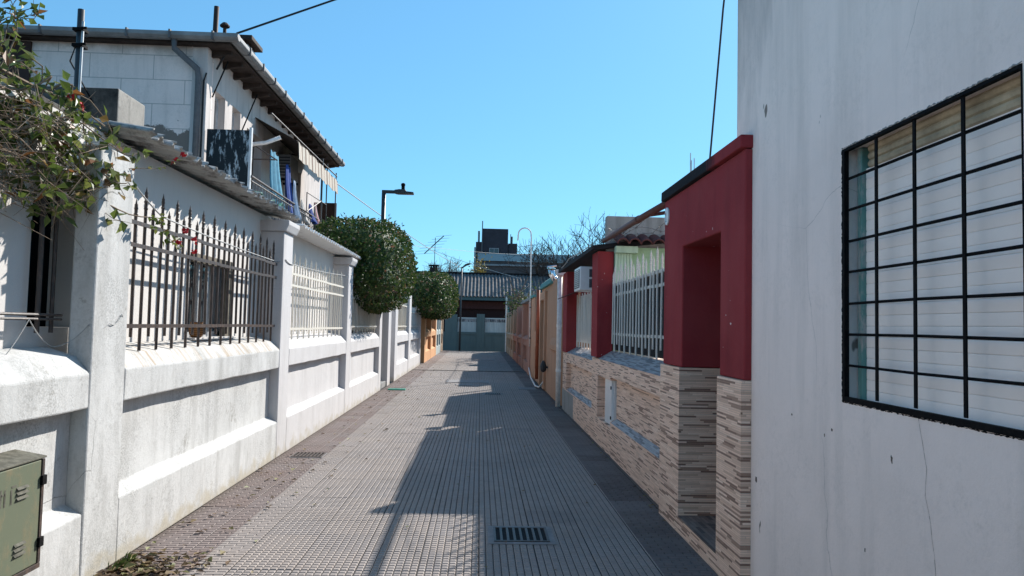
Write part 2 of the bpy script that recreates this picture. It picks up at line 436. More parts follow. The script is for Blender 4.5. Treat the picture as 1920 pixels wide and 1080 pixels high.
MINTL = plaster('pale_mint_paint', (0.5, 0.66, 0.5), (0.27, 0.36, 0.27), 0.4, 0.4, 0)
IRON = peeling('rusty_black_iron', (0.065, 0.052, 0.047), (0.13, 0.088, 0.07), 0.48, 0.65, 30, (1, 1, 0.4), 0.42)
BLACK = peeling('black_iron', (0.004, 0.004, 0.005), (0.014, 0.011, 0.01), 0.5, 0.7, 25, (1, 1, 1), 0.8)
BLACK.node_tree.nodes['Principled BSDF'].inputs['Specular IOR Level'].default_value = 0.12
WIRON = peeling('off_white_iron', (0.72, 0.68, 0.6), (0.42, 0.33, 0.24), 0.58, 0.72, 25, (1, 1, 0.5), 0.5)
GIRON = peeling('grey_white_iron', (0.62, 0.61, 0.57), (0.3, 0.25, 0.2), 0.6, 0.75, 25, (1, 1, 0.5), 0.5)
LAMPM = plain('dark_lamp_metal', (0.035, 0.04, 0.045), 0.5, 0.4)
GALV = plain('galvanised_steel', (0.42, 0.43, 0.44), 0.45, 0.5, 0.5)
GUTTER = plain('pale_gutter_metal', (0.24, 0.24, 0.24), 0.55, 0.4, 0.1, 0.35, 3)
DPIPE = plain('grey_downpipe', (0.13, 0.13, 0.135), 0.6)
PVC = plain('white_pvc', (0.82, 0.76, 0.71), 0.5, 0.4)
CHROME = T('chrome_duct', 0.18, 0.5, 1.0).col((0.7, 0.7, 0.72)).m
DARKWOOD = plain('dark_eave_boards', (0.05, 0.036, 0.03), 0.8, 0.2, 0, 0.5, 9)
BROWNP = plain('brown_panel', (0.045, 0.022, 0.016), 0.7)
FIBRO = peeling('weathered_fibre_cement', (0.4, 0.39, 0.37), (0.11, 0.1, 0.095), 0.46, 0.62, 5, (1, 1, 1), 0.95)
WCORR = peeling('white_painted_corrugated', (0.7, 0.7, 0.69), (0.35, 0.33, 0.31), 0.55, 0.75, 6, (1, 1, 1), 0.8)
ROOFT = plain('roof_top_sheet', (0.1, 0.09, 0.085), 0.7, 0.3, 0, 0.4, 4)
ZINC = peeling('old_zinc_roof', (0.17, 0.155, 0.15), (0.06, 0.05, 0.048), 0.45, 0.68, 3, (1, 1, 1), 0.9)
DARKIN = plain('dark_interior', (0.012, 0.012, 0.014), 0.9)
GLASSD = glass('dark_glass')
ALU = plain('aluminium_frame', (0.5, 0.51, 0.52), 0.4, 0.5, 0.3)
OLDWOOD = plain('weathered_wood', (0.17, 0.15, 0.12), 0.85, 0.2, 0, 0.45, 14)
REED = stripes('reed_screen', (0.34, 0.28, 0.2), (0.43, 0.36, 0.26), 1, 0.025, 0.6)
GREYSHEET = plain('greige_sheet', (0.5, 0.47, 0.44), 0.8)
SHUT = plain('white_shutter', (0.95, 0.87, 0.82), 0.6, 0.2, 0, 0.05, 3)
BEIGE = plain('aged_beige_wood', (0.46, 0.39, 0.28), 0.8, 0.2, 0, 0.35, 10)
TURQ = peeling('peeling_turquoise', (0.12, 0.27, 0.25), (0.36, 0.37, 0.36), 0.47, 0.56, 9, (1, 1, 0.4))
CABG = peeling('green_cabinet_paint', (0.15, 0.17, 0.115), (0.25, 0.2, 0.115), 0.46, 0.66, 5, (1, 1, 0.6), 0.5)
CABD = plain('dirty_cabinet_top', (0.14, 0.135, 0.11), 0.9, 0.2, 0, 0.6, 20)
BLACKPANEL = peeling('flaking_black_panel', (0.006, 0.007, 0.01), (0.4, 0.44, 0.47), 0.535, 0.61, 8, (1.6, 1.6, 0.45), 0.5)
AWNING = stripes('striped_awning', (0.58, 0.52, 0.44), (0.2, 0.13, 0.1), 1, 0.2, 0.35)
TOWER = plain('dark_tower_wall', (0.055, 0.05, 0.06), 0.8, 0.2, 0, 0.25, 1)
TOWER2 = plain('brown_tower_floor', (0.11, 0.09, 0.09), 0.8, 0.2, 0, 0.3, 1)
PALECON = plain('pale_concrete_band', (0.3, 0.3, 0.31), 0.8)
RAILGL = plain('balcony_glass', (0.25, 0.33, 0.38), 0.2, 0.5)
BARK = plain('bare_bark', (0.075, 0.058, 0.05), 0.9, 0.1, 0, 0.4, 5)
BARKP = plain('pale_bark', (0.2, 0.16, 0.13), 0.9, 0.1, 0, 0.4, 5)
VINEW = plain('dry_vine_wood', (0.26, 0.2, 0.15), 0.9, 0.1, 0, 0.5, 18)
PIPEB = plain('brown_red_pipe', (0.12, 0.04, 0.03), 0.6)
PIPEO = plain('orange_red_pipe', (0.33, 0.09, 0.04), 0.6)
TILE = plain('terracotta_tile', (0.13, 0.045, 0.04), 0.75, 0.2, 0, 0.4, 9)
WHITEP = plain('white_enamel', (0.72, 0.72, 0.72), 0.35, 0.5, 0, 0.08)
GREYV = plain('dark_vent', (0.07, 0.075, 0.085), 0.6)
CABLE = plain('black_cable', (0.015, 0.015, 0.017), 0.6)
CABLEG = plain('grey_cable', (0.4, 0.4, 0.39), 0.6)
TEALC = plain('teal_cloth', (0.06, 0.22, 0.32), 0.9)
BLUEC = plain('blue_cloth', (0.04, 0.08, 0.28), 0.9)
PALEC = plain('pale_blue_cloth', (0.45, 0.52, 0.62), 0.9)
PINKC = stripes('pink_striped_cloth', (0.6, 0.3, 0.3), (0.65, 0.6, 0.58), 1, 0.12, 0.5)
GREENT = plain('green_tarp', (0.03, 0.13, 0.1), 0.6)
GREENP = plain('green_plastic', (0.03, 0.27, 0.19), 0.5)
WICKER = stripes('wicker', (0.32, 0.16, 0.06), (0.16, 0.07, 0.03), 2, 0.018, 0.5)
COVER = plain('concrete_cover', (0.26, 0.25, 0.25), 0.9, 0.2, 0, 0.3, 8)
TRIMW = plain('window_white', (0.55, 0.56, 0.57), 0.6)
PAVE = paving_mat()
PAVETOP = paving_mat(True)
GROUT = plain('dark_grout', (0.05, 0.045, 0.042), 0.95, 0.1, 0, 0.4, 20)
SOIL = plain('bare_ground', (0.2, 0.17, 0.14), 0.95, 0.1, 0, 0.3, 0.6)
ASPH = plain('street_asphalt', (0.06, 0.06, 0.06), 0.9, 0.2, 0, 0.3, 5)

# ================================================================== SETTING
structure('ground', MB().add([(-400, -400, -0.32), (400, -400, -0.32), (400, 400, -0.32), (-400, 400, -0.32)], [(0, 1, 2, 3)]), SOIL)
YP = 26.09                        # tiles up to here have modelled panes, beyond it the grooves are too fine to see
structure('paving', MB().box(-2.36, 1.72, YP, 45.5, -0.3, 0.0), PAVE)
structure('paving_bed', MB().box(-2.36, 1.72, -6, YP - .001, -0.3, -0.007), GROUT)
def tiles():
    r = random.Random(2); vs = []; fs = []
    x_edges = [0.03 + 0.4 * k for k in range(-6, 5)]
    ny = int((YP - 3.69) / 0.4)
    for j in range(ny):
        ty0 = 3.69 + 0.4 * j
        for x0 in x_edges:
            side = x0 < -1.9 or x0 > 1.2
            cols, rows = (3, 8) if side else (8, 8)
            hz = r.gauss(0, 0.0009); sx, sy = r.gauss(0, 0.0025), r.gauss(0, 0.0025)
            pw_, ph_ = 0.4 / cols, 0.4 / rows
            for b in range(rows):
                off = (pw_ / 2 if (side and b % 2) else 0)
                for a in range(cols + (1 if off else 0)):
                    xa = x0 + a * pw_ - off; xb = xa + pw_
                    ya = ty0 + b * ph_; yb = ya + ph_
                    xa, xb = max(xa, x0), min(xb, x0 + 0.4)
                    g0 = 0.0016; j0 = 0.0032
                    xa += j0 if xa - x0 < 1e-6 else g0; xb -= j0 if x0 + 0.4 - xb < 1e-6 else g0
                    ya += j0 if b == 0 else g0; yb -= j0 if b == rows - 1 else g0
                    xa, xb = max(xa, -2.345), min(xb, 1.665)
                    if xb - xa < 0.01: continue
                    if (0.14 < (xa + xb) / 2 < 0.56 and 5.52 < (ya + yb) / 2 < 5.92): continue
                    o = len(vs); c = 0.0068 if not side else 0.005
                    for (u, v, z) in ((xa, ya, -.0075), (xb, ya, -.0075), (xb, yb, -.0075), (xa, yb, -.0075), (xa + c, ya + c, 0), (xb - c, ya + c, 0), (xb - c, yb - c, 0), (xa + c, yb - c, 0)):
                        if z == 0: z = hz + sx * (u - x0 - .2) + sy * (v - ty0 - .2)
                        vs.append((u, v, z))
                    fs += [(o + 4, o + 5, o + 6, o + 7), (o, o + 1, o + 5, o + 4), (o + 1, o + 2, o + 6, o + 5), (o + 2, o + 3, o + 7, o + 6), (o + 3, o, o + 4, o + 7)]
    mb = MB(); mb.v = vs; mb.f = fs; return mb
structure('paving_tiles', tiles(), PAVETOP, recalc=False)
structure('street', MB().box(-30, 30, 45.52, 48.45, -0.31, -0.16), ASPH)

XL, XR = -2.34, 1.66
# ================================================================== LEFT WHITE WALL
def bay_profile(x=XL, d=0.1, back=-2.6, zl=0.42, zs=1.04, zb=1.26):
    return [(x, 0), (x, zl), (x - d, zl + 0.06), (x - d, zs), (x, zs + 0.012), (x, zb), (x - 0.08, zb + 0.1), (back, zb + 0.16), (back, 0)]
def wob(mb, amt=0.006, seed=1):
    r = random.Random(seed); mb.v = [(x + r.uniform(-amt, amt), y, z + r.uniform(-amt, amt)) for x, y, z in mb.v]; return mb
def bay(y0, y1, prof, n=14):
    """one wall bay, cut in slices so that hand-plastered edges can wander a little"""
    mb = MB(); k = len(prof); r = random.Random(int(y0 * 10))
    ys = [y0 + (y1 - y0) * i / n for i in range(n + 1)]
    dx = [[r.uniform(-.0045, .0045) for _ in prof] for _ in ys]
    vs = []
    for i, y in enumerate(ys):
        for j, (px, pz) in enumerate(prof):
            b = j in (len(prof) - 2, len(prof) - 1) or pz == 0
            vs.append((px + (0 if b else dx[i][j]), y, pz + (0 if pz == 0 else dx[i][(j + 3) % k])))
    fs = [(i * k + j, i * k + (j + 1) % k, (i + 1) * k + (j + 1) % k, (i + 1) * k + j) for i in range(n) for j in range(k)]
    fs += [tuple(range(k)), tuple(range(n * k, (n + 1) * k))]
    return mb.add(vs, fs)

wl = thing('white_boundary_wall', 'long grimy white garden wall with pillars and sunk panels along the left side', 'wall', (-2.45, 9, 0))
PIL = [(0.36, 0.8), (4.56, 5.0), (8.77, 9.2), (13.1, 13.55), (17.35, 17.75)]
PR = bay_profile()
for i, (a, b) in enumerate(((-3.4, 0.36), (0.8, 4.56))):
    part('wall_panel', bay(a, b, PR), WHITE, wl, bevel=0.01)
part('wall_panel', bay(5.0, 8.77, PR), WHITE, wl, bevel=0.01, label='stained wall panel under the rusty railing')
part('wall_panel', bay(9.2, 13.1, PR), WHITE2, wl, bevel=0.008)
part('wall_panel', bay(13.55, 17.35, PR), WHITE2, wl, bevel=0.008)
for i, (a, b) in enumerate(PIL):
    top = (2.7, 2.66, 2.66, 2.62, 2.1)[i]
    mb = MB().box(-2.48 if i == 1 else -2.78, XL + 0.002, a, b, 0, top)
    p = part('pillar', mb, WHITE if i < 2 else WHITE2, wl, bevel=0.012)
    if i in (2, 3):
        part('pillar_cap', MB().prism([(-2.8, top), (XL + 0.03, top), (XL + 0.065, top + 0.08), (XL + 0.065, top + 0.13), (-2.8, top + 0.13)], a - 0.04, b + 0.05), WHITE2, p, bevel=0.008)
part('hatch', MB().box(-2.42, -2.405, 13.68, 14.0, 0.44, 1.0), WHITEP, wl, bevel=0.003, label='small white hatch in the sunk panel')

# ---- iron railings
def picket(h, r, name='picket', fin=True):
    mb = MB(); mb.tube([(0, 0, 0), (0, 0, h)], r, 6)
    if fin:
        mb.lathe((0, 0, h - 0.13), [(r, 0), (r * 1.35, 0.012), (r * 0.8, 0.03), (r * 0.8, 0.045), (r * 1.4, 0.06), (r * 0.7, 0.075), (r * 1.2, 0.1), (0.001, 0.17)], 6)
    return mesh_from(mb, name, Vector((0, 0, 0)))
def railing(name, label, x, y0, y1, n, zt, z0, tall, short, mat, rails, r=0.011, fin=True, rmat=None, rr=0.014, group=None, bulge=0.0):
    t = thing(name, label, 'railing', (x, (y0 + y1) / 2, z0), group)
    o = WL[t.name]
    A = picket(tall, r, 'picket', fin); B = picket(short, r, 'picket', fin)
    A.materials.append(mat); B.materials.append(mat)
    for i in range(n):
        y = y0 + (y1 - y0) * (i + 0.5) / n
        if i % 2 == 0: me, z = A, z0
        else: me, z = B, z0 + 0.1
        ob = link(bpy.data.objects.new('picket', me), t)
        ob.location = (0, y - o.y, z - o.z); ob.rotation_euler = (rng.uniform(-.006, .006), rng.uniform(-.006, .006), rng.uniform(0, 3))
    for zr in rails:
        pts = []
        for k in range(9):
            y = y0 - 0.01 + (y1 - y0 + 0.02) * k / 8
            pts.append((x + r + rr * 0.4, y, zr + rng.uniform(-.004, .004)))
        mb = MB()
        for a, b in zip(pts[:-1], pts[1:]):
            mb.box(a[0] - rr * .45, a[0] + rr * .45, a[1], b[1], a[2] - rr, a[2] + rr)
        part('rail', mb, rmat or mat, t)
    return t
railing('iron_railing', 'rusty black spear-topped railing in front of the open dark window', -2.425, 5.03, 8.74, 27, 2.5, 1.365, 1.14, 0.93, IRON, (2.265, 2.105, 1.545), 0.0115)
railing('white_railing', 'cream spear-topped railing under the white corrugated awning', -2.425, 9.23, 13.07, 24, 2.5, 1.365, 1.08, 0.9, WIRON, (2.21, 2.06, 1.5), 0.011)
t = railing('screened_railing', 'cream railing backed with reed screen below the big round shrub', -2.425, 13.58, 17.32, 22, 2.2, 1.365, 0.85, 0.7, WIRON, (2.06, 1.52), 0.011)
part('reed_screen', MB().box(-2.5, -2.47, 13.58, 17.32, 1.43, 2.16), REED, t)

# ---- annex behind the wall (white wall right behind the railing)
an = thing('white_annex', 'single storey white house extension with corrugated roof right behind the railings', 'house', (-3.6, 8, 0))
wn1 = (6.7, 7.76, 1.43, 2.2)
gap = (4.36, 4.9, 1.53, 2.35)
part('wall', MB().wall('x', -2.81, 0.2, -3.4, 13.3, 0, 2.86, [wn1, gap]), ANNEX, an)
part('interior', MB().box(-3.9, -3.86, -3.4, 13.3, 0, 2.8), DARKIN, an)
part('end_wall', MB().box(-3.85, -2.815, 13.12, 13.28, 0, 2.82), ANNEX, an)
win = part('window', MB().wall('x', -2.72, 0.05, 6.7, 7.76, 1.43, 2.2, [(6.76, 7.4, 1.48, 2.14), (7.45, 7.7, 1.48, 2.14)]), ALU, an)
part('pane', MB().box(-2.705, -2.7, 6.76, 7.4, 1.48, 2.14), GLASSD, win)
part('sash', MB().wall('x', -2.67, 0.03, 6.98, 7.26, 1.45, 2.17, [(7.02, 7.22, 1.5, 2.12)]), ALU, win)
part('frame', MB().box(-2.64, -2.59, 7.6, 7.77, 1.43, 2.2).box(-2.64, -2.59, 6.72, 7.599, 2.12, 2.2), OLDWOOD, win, bevel=0.004)
part('sill', MB().box(-2.66, -2.53, 6.68, 7.78, 1.41, 1.432), ANNEX, win)
r3 = random.Random(5)
part('corrugated_roof', MB().corr(-3.9, -2.3, 5.08, 9.3, 3.12, 2.885, 0.177, 0.026, 0.012, 0.03, 10, 3, rr=r3), FIBRO, an, label='weathered grey corrugated roof edge', smooth=False)
part('corrugated_roof', MB().corr(-3.9, -2.25, 9.32, 13.8, 2.88, 2.81, 0.15, 0.02, 0.01, 0.006, 10, 3, rr=r3), WCORR, an, label='white painted corrugated roof edge')
part('roof_slab', MB().box(-3.9, -2.615, -3.4, 4.9, 2.825, 2.9), DIRTYC, an, bevel=0.01)
bar = MB().tube([(-2.55, 4.36, 1.5), (-2.55, 4.36, 2.4)], 0.014, 6).tube([(-2.55, 4.5, 1.5), (-2.55, 4.5, 2.4)], 0.012, 6)
bar.tube([(-2.52, 3.0, 1.61), (-2.52, 4.55, 1.605)], 0.009, 6).tube([(-2.52, 3.0, 1.585), (-2.52, 4.55, 1.58)], 0.008, 6)
part('window_bars', bar, IRON, an)
o = part('wicker_pot', MB().lathe((-2.56, 6.78, 1.434), [(0.04, 0), (0.06, 0.03), (0.065, 0.09), (0.05, 0.13), (0.056, 0.14)], 14), WICKER, smooth=True)
tag(o, 'small brown wicker pot on the window sill behind the rusty railing', 'pot')

# ---- meter cabinet
mc = thing('meter_cabinet', 'green metal meter cabinet with two rows of louvres on the white wall', 'cabinet', (-2.34, 3.75, 0.3))
part('body', MB().box(-2.44, -2.285, 3.42, 4.03, 0.29, 0.85), CABG, mc, bevel=0.006)
part('top', MB().prism([(-2.46, 0.852), (-2.275, 0.852), (-2.275, 0.862), (-2.46, 0.895)], 3.41, 4.045), CABD, mc, bevel=0.003)
part('frame', MB().box(-2.284, -2.274, 3.42, 4.03, 0.285, 0.31).box(-2.284, -2.274, 4.008, 4.03, 0.312, 0.85), IRON, mc, bevel=0.002)
dr = part('door', MB().box(-2.284, -2.277, 3.44, 4.0, 0.315, 0.845), CABG, mc, bevel=0.003)
for zz in (0.4, 0.68):
    mb = MB()
    for k in range(3): mb.prism([(-2.2765, zz + k * 0.025), (-2.266, zz + k * 0.025 + 0.002), (-2.2765, zz + k * 0.025 + 0.014)], 3.8, 3.89)
    part('louvre', mb, CABD, dr)
for zz in (0.42, 0.74): part('hinge', MB().box(-2.285, -2.262, 3.995, 4.035, zz - 0.025, zz + 0.025), BLACK, mc, bevel=0.003)
lt = MB()      # rubbed-off stencil strokes on the door
def stroke(a, b, wd=0.012):
    (y0, z0), (y1, z1) = a, b
    lt.add([(-2.2755, y0 - wd / 2, z0), (-2.2755, y0 + wd / 2, z0), (-2.2755, y1 + wd / 2, z1), (-2.2755, y1 - wd / 2, z1)], [(0, 1, 2, 3)])
for yy in (3.62, 3.68, 3.71, 3.76): stroke((yy, 0.67), (yy, 0.77 - (yy - 3.62) * .2))
lt.add([(-2.2755, 3.68, .735), (-2.2755, 3.71, .735), (-2.2755, 3.71, .725), (-2.2755, 3.68, .725)], [(0, 1, 2, 3)])
lt.add([(-2.2755, 3.76, .76), (-2.2755, 3.8, .76), (-2.2755, 3.8, .75), (-2.2755, 3.76, .75)], [(0, 1, 2, 3)])
part('stencil_marks', lt, CABD, dr, recalc=False)

# ---- concrete block and pole above the annex roof
o = part('concrete_block', MB().box(-3.45, -2.77, 5.6, 6.05, 2.95, 3.33), DIRTYC, bevel=0.012)
tag(o, 'blackened concrete block standing behind the bougainvillea above the first pillar', 'concrete block')
po = thing('metal_pole', 'thin metal pole with clamps rising in front of the blackened concrete block', 'pole', (-3.02, 5.5, 2.85))
part('pole', MB().tube([(-3.02, 5.5, 2.75), (-3.02, 5.5, 3.88)], 0.024, 10), LAMPM, po, smooth=True)
part('rod', MB().tube([(-2.99, 5.47, 2.75), (-2.985, 5.47, 3.78)], 0.009, 6), GALV, po)
for zz in (3.6, 3.72): part('clamp', MB().box(-3.055, -2.975, 5.455, 5.535, zz - 0.012, zz + 0.012).tube([(-2.98, 5.44, zz), (-2.94, 5.44, zz)], 0.01, 6), BLACK, po, bevel=0.002)
part('stay', MB().tube([(-3.03, 5.52, 3.7), (-3.1, 5.53, 3.5), (-2.94, 5.58, 3.2)], 0.006, 5), BLACK, po)

# ================================================================== TWO STOREY HOUSE
hs = thing('two_storey_house', 'two storey white house with wide dark eaves and a balcony behind the left wall', 'house', (-8, 15, 0))
FX, FY, YE = -4.2, 11.1, 19.0
w1 = (11.46, 11.92, 4.55, 5.16); w2 = (12.26, 12.68, 4.55, 5.16)
d1 = (13.05, 13.95, 3.1, 5.0); d2 = (14.7, 15.6, 3.1, 5.0); d3 = (16.1, 17.0, 3.1, 5.0)
part('front_wall', MB().wall('y', FY, 0.25, -12, FX, 0, 5.73), HOUSEF, hs)
part('side_wall', MB().wall('x', FX - 0.25, 0.25, FY + 0.252, YE, 0, 5.73, [w1, w2, d1, d2, d3]), HOUSES, hs)
part('rear_wall', MB().box(-12, FX - 0.252, YE - 0.25, YE, 0, 5.73), HOUSES, hs)
part('west_wall', MB().box(-12, -11.75, FY + 0.252, YE - 0.252, 0, 5.73), HOUSES, hs)
part('corner_quoin', MB().box(FX - 0.22, FX + 0.006, FY - 0.006, FY + 0.2, 2.8, 5.69), HOUSES, hs, bevel=0.006)
part('wood_panel', MB().box(-9.5, -6.78, FY - 0.04, FY - 0.002, 3.0, 5.68), BROWNP, hs, bevel=0.004)
for wv in (w1, w2):
    f = part('window', MB().wall('x', FX - 0.16, 0.05, wv[0], wv[1], wv[2], wv[3], [(wv[0] + .05, wv[1] - .05, wv[2] + .05, wv[3] - .05)]), TRIMW, hs)
    part('pane', MB().box(FX - 0.15, FX - 0.14, wv[0] + .05, wv[1] - .05, wv[2] + .05, wv[3] - .05), GREYV, f)
for dv in (d1, d2, d3):
    f = part('door', MB().wall('x', FX - 0.2, 0.05, dv[0], dv[1], dv[2], dv[3], [(dv[0] + .08, dv[1] - .08, dv[2] + .12, dv[3] - .1)]), BROWNP, hs)
    part('pane', MB().box(FX - 0.18, FX - 0.17, dv[0] + .08, dv[1] - .08, dv[2] + .12, dv[3] - .1), GLASSD, f)
# roof
ex0, ex1, ey0, ey1, ez = -12.6, -3.8, 10.93, 19.55, 5.735
rf = MB()
rv = [(ex0, ey0, ez), (ex1, ey0, ez), (ex1, ey1, ez), (ex0, ey1, ez), (-8.1, 14.4, 7.05), (-8.1, 15.3, 7.05)]
rf.add(rv + [(x, y, z + .09) for x, y, z in rv], [(0, 1, 4), (1, 2, 5, 4), (2, 3, 5), (3, 0, 4, 5), (6, 7, 10), (7, 8, 11, 10), (8, 9, 11), (9, 6, 10, 11), (0, 1, 7, 6), (1, 2, 8, 7), (2, 3, 9, 8), (3, 0, 6, 9)])
roof = part('roof', rf, ROOFT, hs)
sf = MB()
for k in range(11):
    y = ey0 + 0.02 + k * 0.78
    sf.box(ex1 - 0.62, ex1 - 0.03, y, y + 0.77, ez - 0.035, ez - 0.012)
sf.box(ex0, ex1 - 0.63, ey0 + 0.02, FY - 0.003, ez - 0.035, ez - 0.012)
part('soffit', sf, DARKWOOD, roof)
for k in range(17):
    y = ey0 + 0.3 + k * 0.5
    ra = MB().prism([(ex1 - 0.6, ez - 0.17), (ex1 - 0.1, ez - 0.09), (ex1 - 0.1, ez - 0.036), (ex1 - 0.6, ez - 0.036)], y, y + 0.07)
    part('rafter', ra, DARKWOOD, roof)
gp = [(0.0, 0.0), (0.08, 0.0), (0.12, 0.04), (0.12, 0.1), (0.0, 0.1)]
g = MB(); g.prism([(ey0 - a, ez - 0.01 + b) for a, b in gp], ex0, ex1 + 0.13, 'x')
part('gutter', g, GUTTER, hs, bevel=0.008)
g = MB(); g.prism([(ex1 + a, ez - 0.01 + b) for a, b in gp], ey0, ey1, 'y')
part('gutter', g, GUTTER, hs, bevel=0.008)
for k in range(12):
    x = ex1 - 0.25 - k * 0.62; gb = MB().box(x, x + 0.025, ey0 - 0.137, ey0 - 0.0, ez - 0.017, ez + 0.107); part('gutter_bracket', gb, DPIPE, hs)
for k in range(12):
    y = ey0 + 0.5 + k * 0.7; gb = MB().box(ex1 + 0.0, ex1 + 0.137, y, y + 0.03, ez - 0.017, ez + 0.107); part('gutter_bracket', gb, DPIPE, hs)
part('downpipe', MB().tube([(-4.62, ey0 - 0.03, 5.73), (-4.62, ey0 - 0.02, 5.6), (-4.32, FY - 0.06, 5.34), (-4.3, FY - 0.06, 5.2), (-4.3, FY - 0.06, 2.9)], 0.045, 10), DPIPE, hs, smooth=True)
part('conduit', MB().tube([(-4.2, FY - 0.02, 5.3), (-4.235, FY - 0.02, 5.18), (-4.235, FY - 0.02, 3.4)], 0.012, 6), CABLE, hs)
ch = part('chimney', MB().box(-4.62, -4.2, 12.9, 13.35, 5.8, 6.45), HOUSES, hs, bevel=0.01)
part('chimney_cap', MB().box(-4.7, -4.1, 12.8, 13.45, 6.5, 6.58).box(-4.6, -4.22, 12.92, 13.33, 6.45, 6.5), DARKWOOD, ch, bevel=0.01)
part('flue_pipe', MB().tube([(-4.82, 13, 5.8), (-4.8, 13, 7.14)], 0.045, 10), BROWNP, hs, smooth=True)
part('vent_pipe', MB().tube([(-4.5, 12.6, 5.9), (-4.5, 12.6, 6.62)], 0.03, 8).lathe((-4.5, 12.6, 6.62), [(0.08, 0), (0.085, 0.02), (0.04, 0.07)], 10), BROWNP, hs)
# balcony
bl = part('balcony', MB().box(FX + 0.003, -3.42, FY + 0.02, 17.7, 2.96, 3.08), CEMENT, hs, bevel=0.012)
ba = MB()
BX = -3.5
n = 44
for k in range(n):
    y = 11.25 + (17.55 - 11.25) * k / (n - 1)
    ba.tube([(BX, y, 3.1), (BX, y, 3.74)], 0.007, 5)
    if k < n - 1:
        yc = y + 0.073
        ba.tube([(BX, yc + 0.055 * math.cos(a), 3.56 + 0.15 * math.sin(a)) for a in [i * math.pi / 5 for i in range(11)]], 0.005, 4, False)
        ba.tube([(BX, yc + 0.05 * math.cos(a), 3.27 + 0.12 * math.sin(a)) for a in [i * math.pi / 5 for i in range(11)]], 0.005, 4, False)
part('balusters', ba, plain('worn_grey_ironwork', (0.17, 0.18, 0.19), 0.6), bl)
part('handrail', MB().tube([(BX, 11.15, 3.77), (BX, 17.6, 3.77)], 0.02, 8), IRON, bl)
part('rail', MB().tube([(BX, 11.15, 3.7), (BX, 17.6, 3.7)], 0.012, 6).tube([(BX, 11.15, 3.12), (BX, 17.6, 3.12)], 0.012, 6), IRON, bl)
part('privacy_panel', MB().box(-4.17, -3.54, 11.12, 11.15, 3.1, 4.46), BLACKPANEL, bl, bevel=0.003, label='black flaking panel closing the near end of the balcony')
part('privacy_panel', MB().box(-4.0, -3.47, 17.5, 17.54, 3.1, 4.42), BROWNP, bl, label='plain dark panel at the far end of the balcony')
part('post', MB().box(-3.535, -3.5, 11.1, 11.16, 3.08, 4.5), TRIMW, bl)
fr = MB()
for y in (15.9, 16.4, 17.4):
    fr.tube([(BX + 0.02, y, 3.1), (BX + 0.02, y, 5.12)], 0.022 if y < 16 else 0.014, 6)
fr.tube([(BX + 0.02, 12.0, 4.98), (BX + 0.02, 17.5, 5.05)], 0.014, 6).tube([(BX + 0.02, 15.9, 5.1), (FX, 15.9, 5.2)], 0.014, 6)
fr.tube([(BX + 0.02, 14.6, 4.15), (BX + 0.02, 16.4, 4.2)], 0.01, 5).tube([(BX + 0.02, 14.6, 4.15), (BX + 0.02, 14.6, 3.75)], 0.01, 5).tube([(BX + 0.02, 14.7, 3.8), (BX + 0.02, 15.9, 4.2)], 0.01, 5)
fr.tube([(FX, 12.4, 4.75), (BX + .02, 12.45, 4.3)], 0.012, 5).tube([(FX, 12.4, 4.3), (BX, 12.4, 4.3)], 0.012, 5)
part('frame', fr, IRON, bl)
part('stovepipe', MB().tube([(FX, 12.1, 4.42), (-3.62, 12.25, 4.55), (-3.4, 12.3, 4.66)], 0.035, 8), PVC, hs, smooth=True)
part('wall_brace', MB().tube([(FX + .02, 11.3, 5.0), (ex1 - .2, 11.4, 5.6)], 0.012, 5), BLACK, hs)
part('wall_brace', MB().tube([(FX + .02, 12.5, 4.6), (ex1 - .2, 12.9, 5.55)], 0.012, 5), BLACK, hs)
aw = thing('striped_awning', 'beige and brown striped awning hanging over the balcony', 'awning', (-3.6, 15, 4.6))
part('canopy', MB().prism([(FX, 5.32), (-3.42, 4.9), (-3.42, 4.88), (FX, 5.3)], 13.5, 17.3), DARKWOOD, aw)
va = MB()
N = 60; vs = []
for i in range(N + 1):
    y = 13.5 + 3.8 * i / N; x = -3.41 + 0.015 * math.sin(y * 9)
    vs += [(x, y, 4.89), (x + 0.02, y, 4.6 - 0.03 * abs(math.sin(y * 8)))]
va.add(vs, [(2 * i, 2 * i + 1, 2 * i + 3, 2 * i + 2) for i in range(N)])
vo = part('valance', va, AWNING, aw); sm = vo.modifiers.new('Solidify', 'SOLIDIFY'); sm.thickness = 0.006
def cloth(name, label, cat, mat, x, y, z1, z0, wd, seed, taper=1.0):
    r = random.Random(seed); mb = MB(); nx, nz = 10, 8; vs = []
    for j in range(nz + 1):
        tz = j / nz
        for i in range(nx + 1):
            u = i / nx - 0.5
            vs.append((x + 0.035 * math.sin(u * 14 + seed) * (0.3 + tz) + 0.1 * tz * tz * taper, y + u * wd * (0.55 + 0.45 * tz * taper), z1 + (z0 - z1) * tz + 0.02 * math.sin(u * 9 + seed)))
    mb.add(vs, [(j * (nx + 1) + i, j * (nx + 1) + i + 1, (j + 1) * (nx + 1) + i + 1, (j + 1) * (nx + 1) + i) for j in range(nz) for i in range(nx)])
    o = part(name, mb, mat, smooth=True); k = o.modifiers.new('Solidify', 'SOLIDIFY'); k.thickness = 0.008
    return tag(o, label, cat, 'washing hung on the balcony')
cloth('towel', 'teal towel hanging on the balcony beside the open door', 'towel', TEALC, -3.62, 12.75, 4.5, 3.5, 0.8, 1)
cloth('shirt', 'dark blue cloth hanging on the balcony near the barred window', 'shirt', BLUEC, -3.6, 13.55, 4.45, 3.5, 0.55, 2)
cloth('towel', 'pale blue cloth hanging over the balcony rail next to the dark blue one', 'towel', PALEC, -3.52, 13.8, 4.2, 3.5, 0.2, 5)
cloth('towel', 'pink striped towel hanging by the dark panel at the balcony end', 'towel', PINKC, -3.56, 15.75, 4.1, 3.62, 0.35, 3)
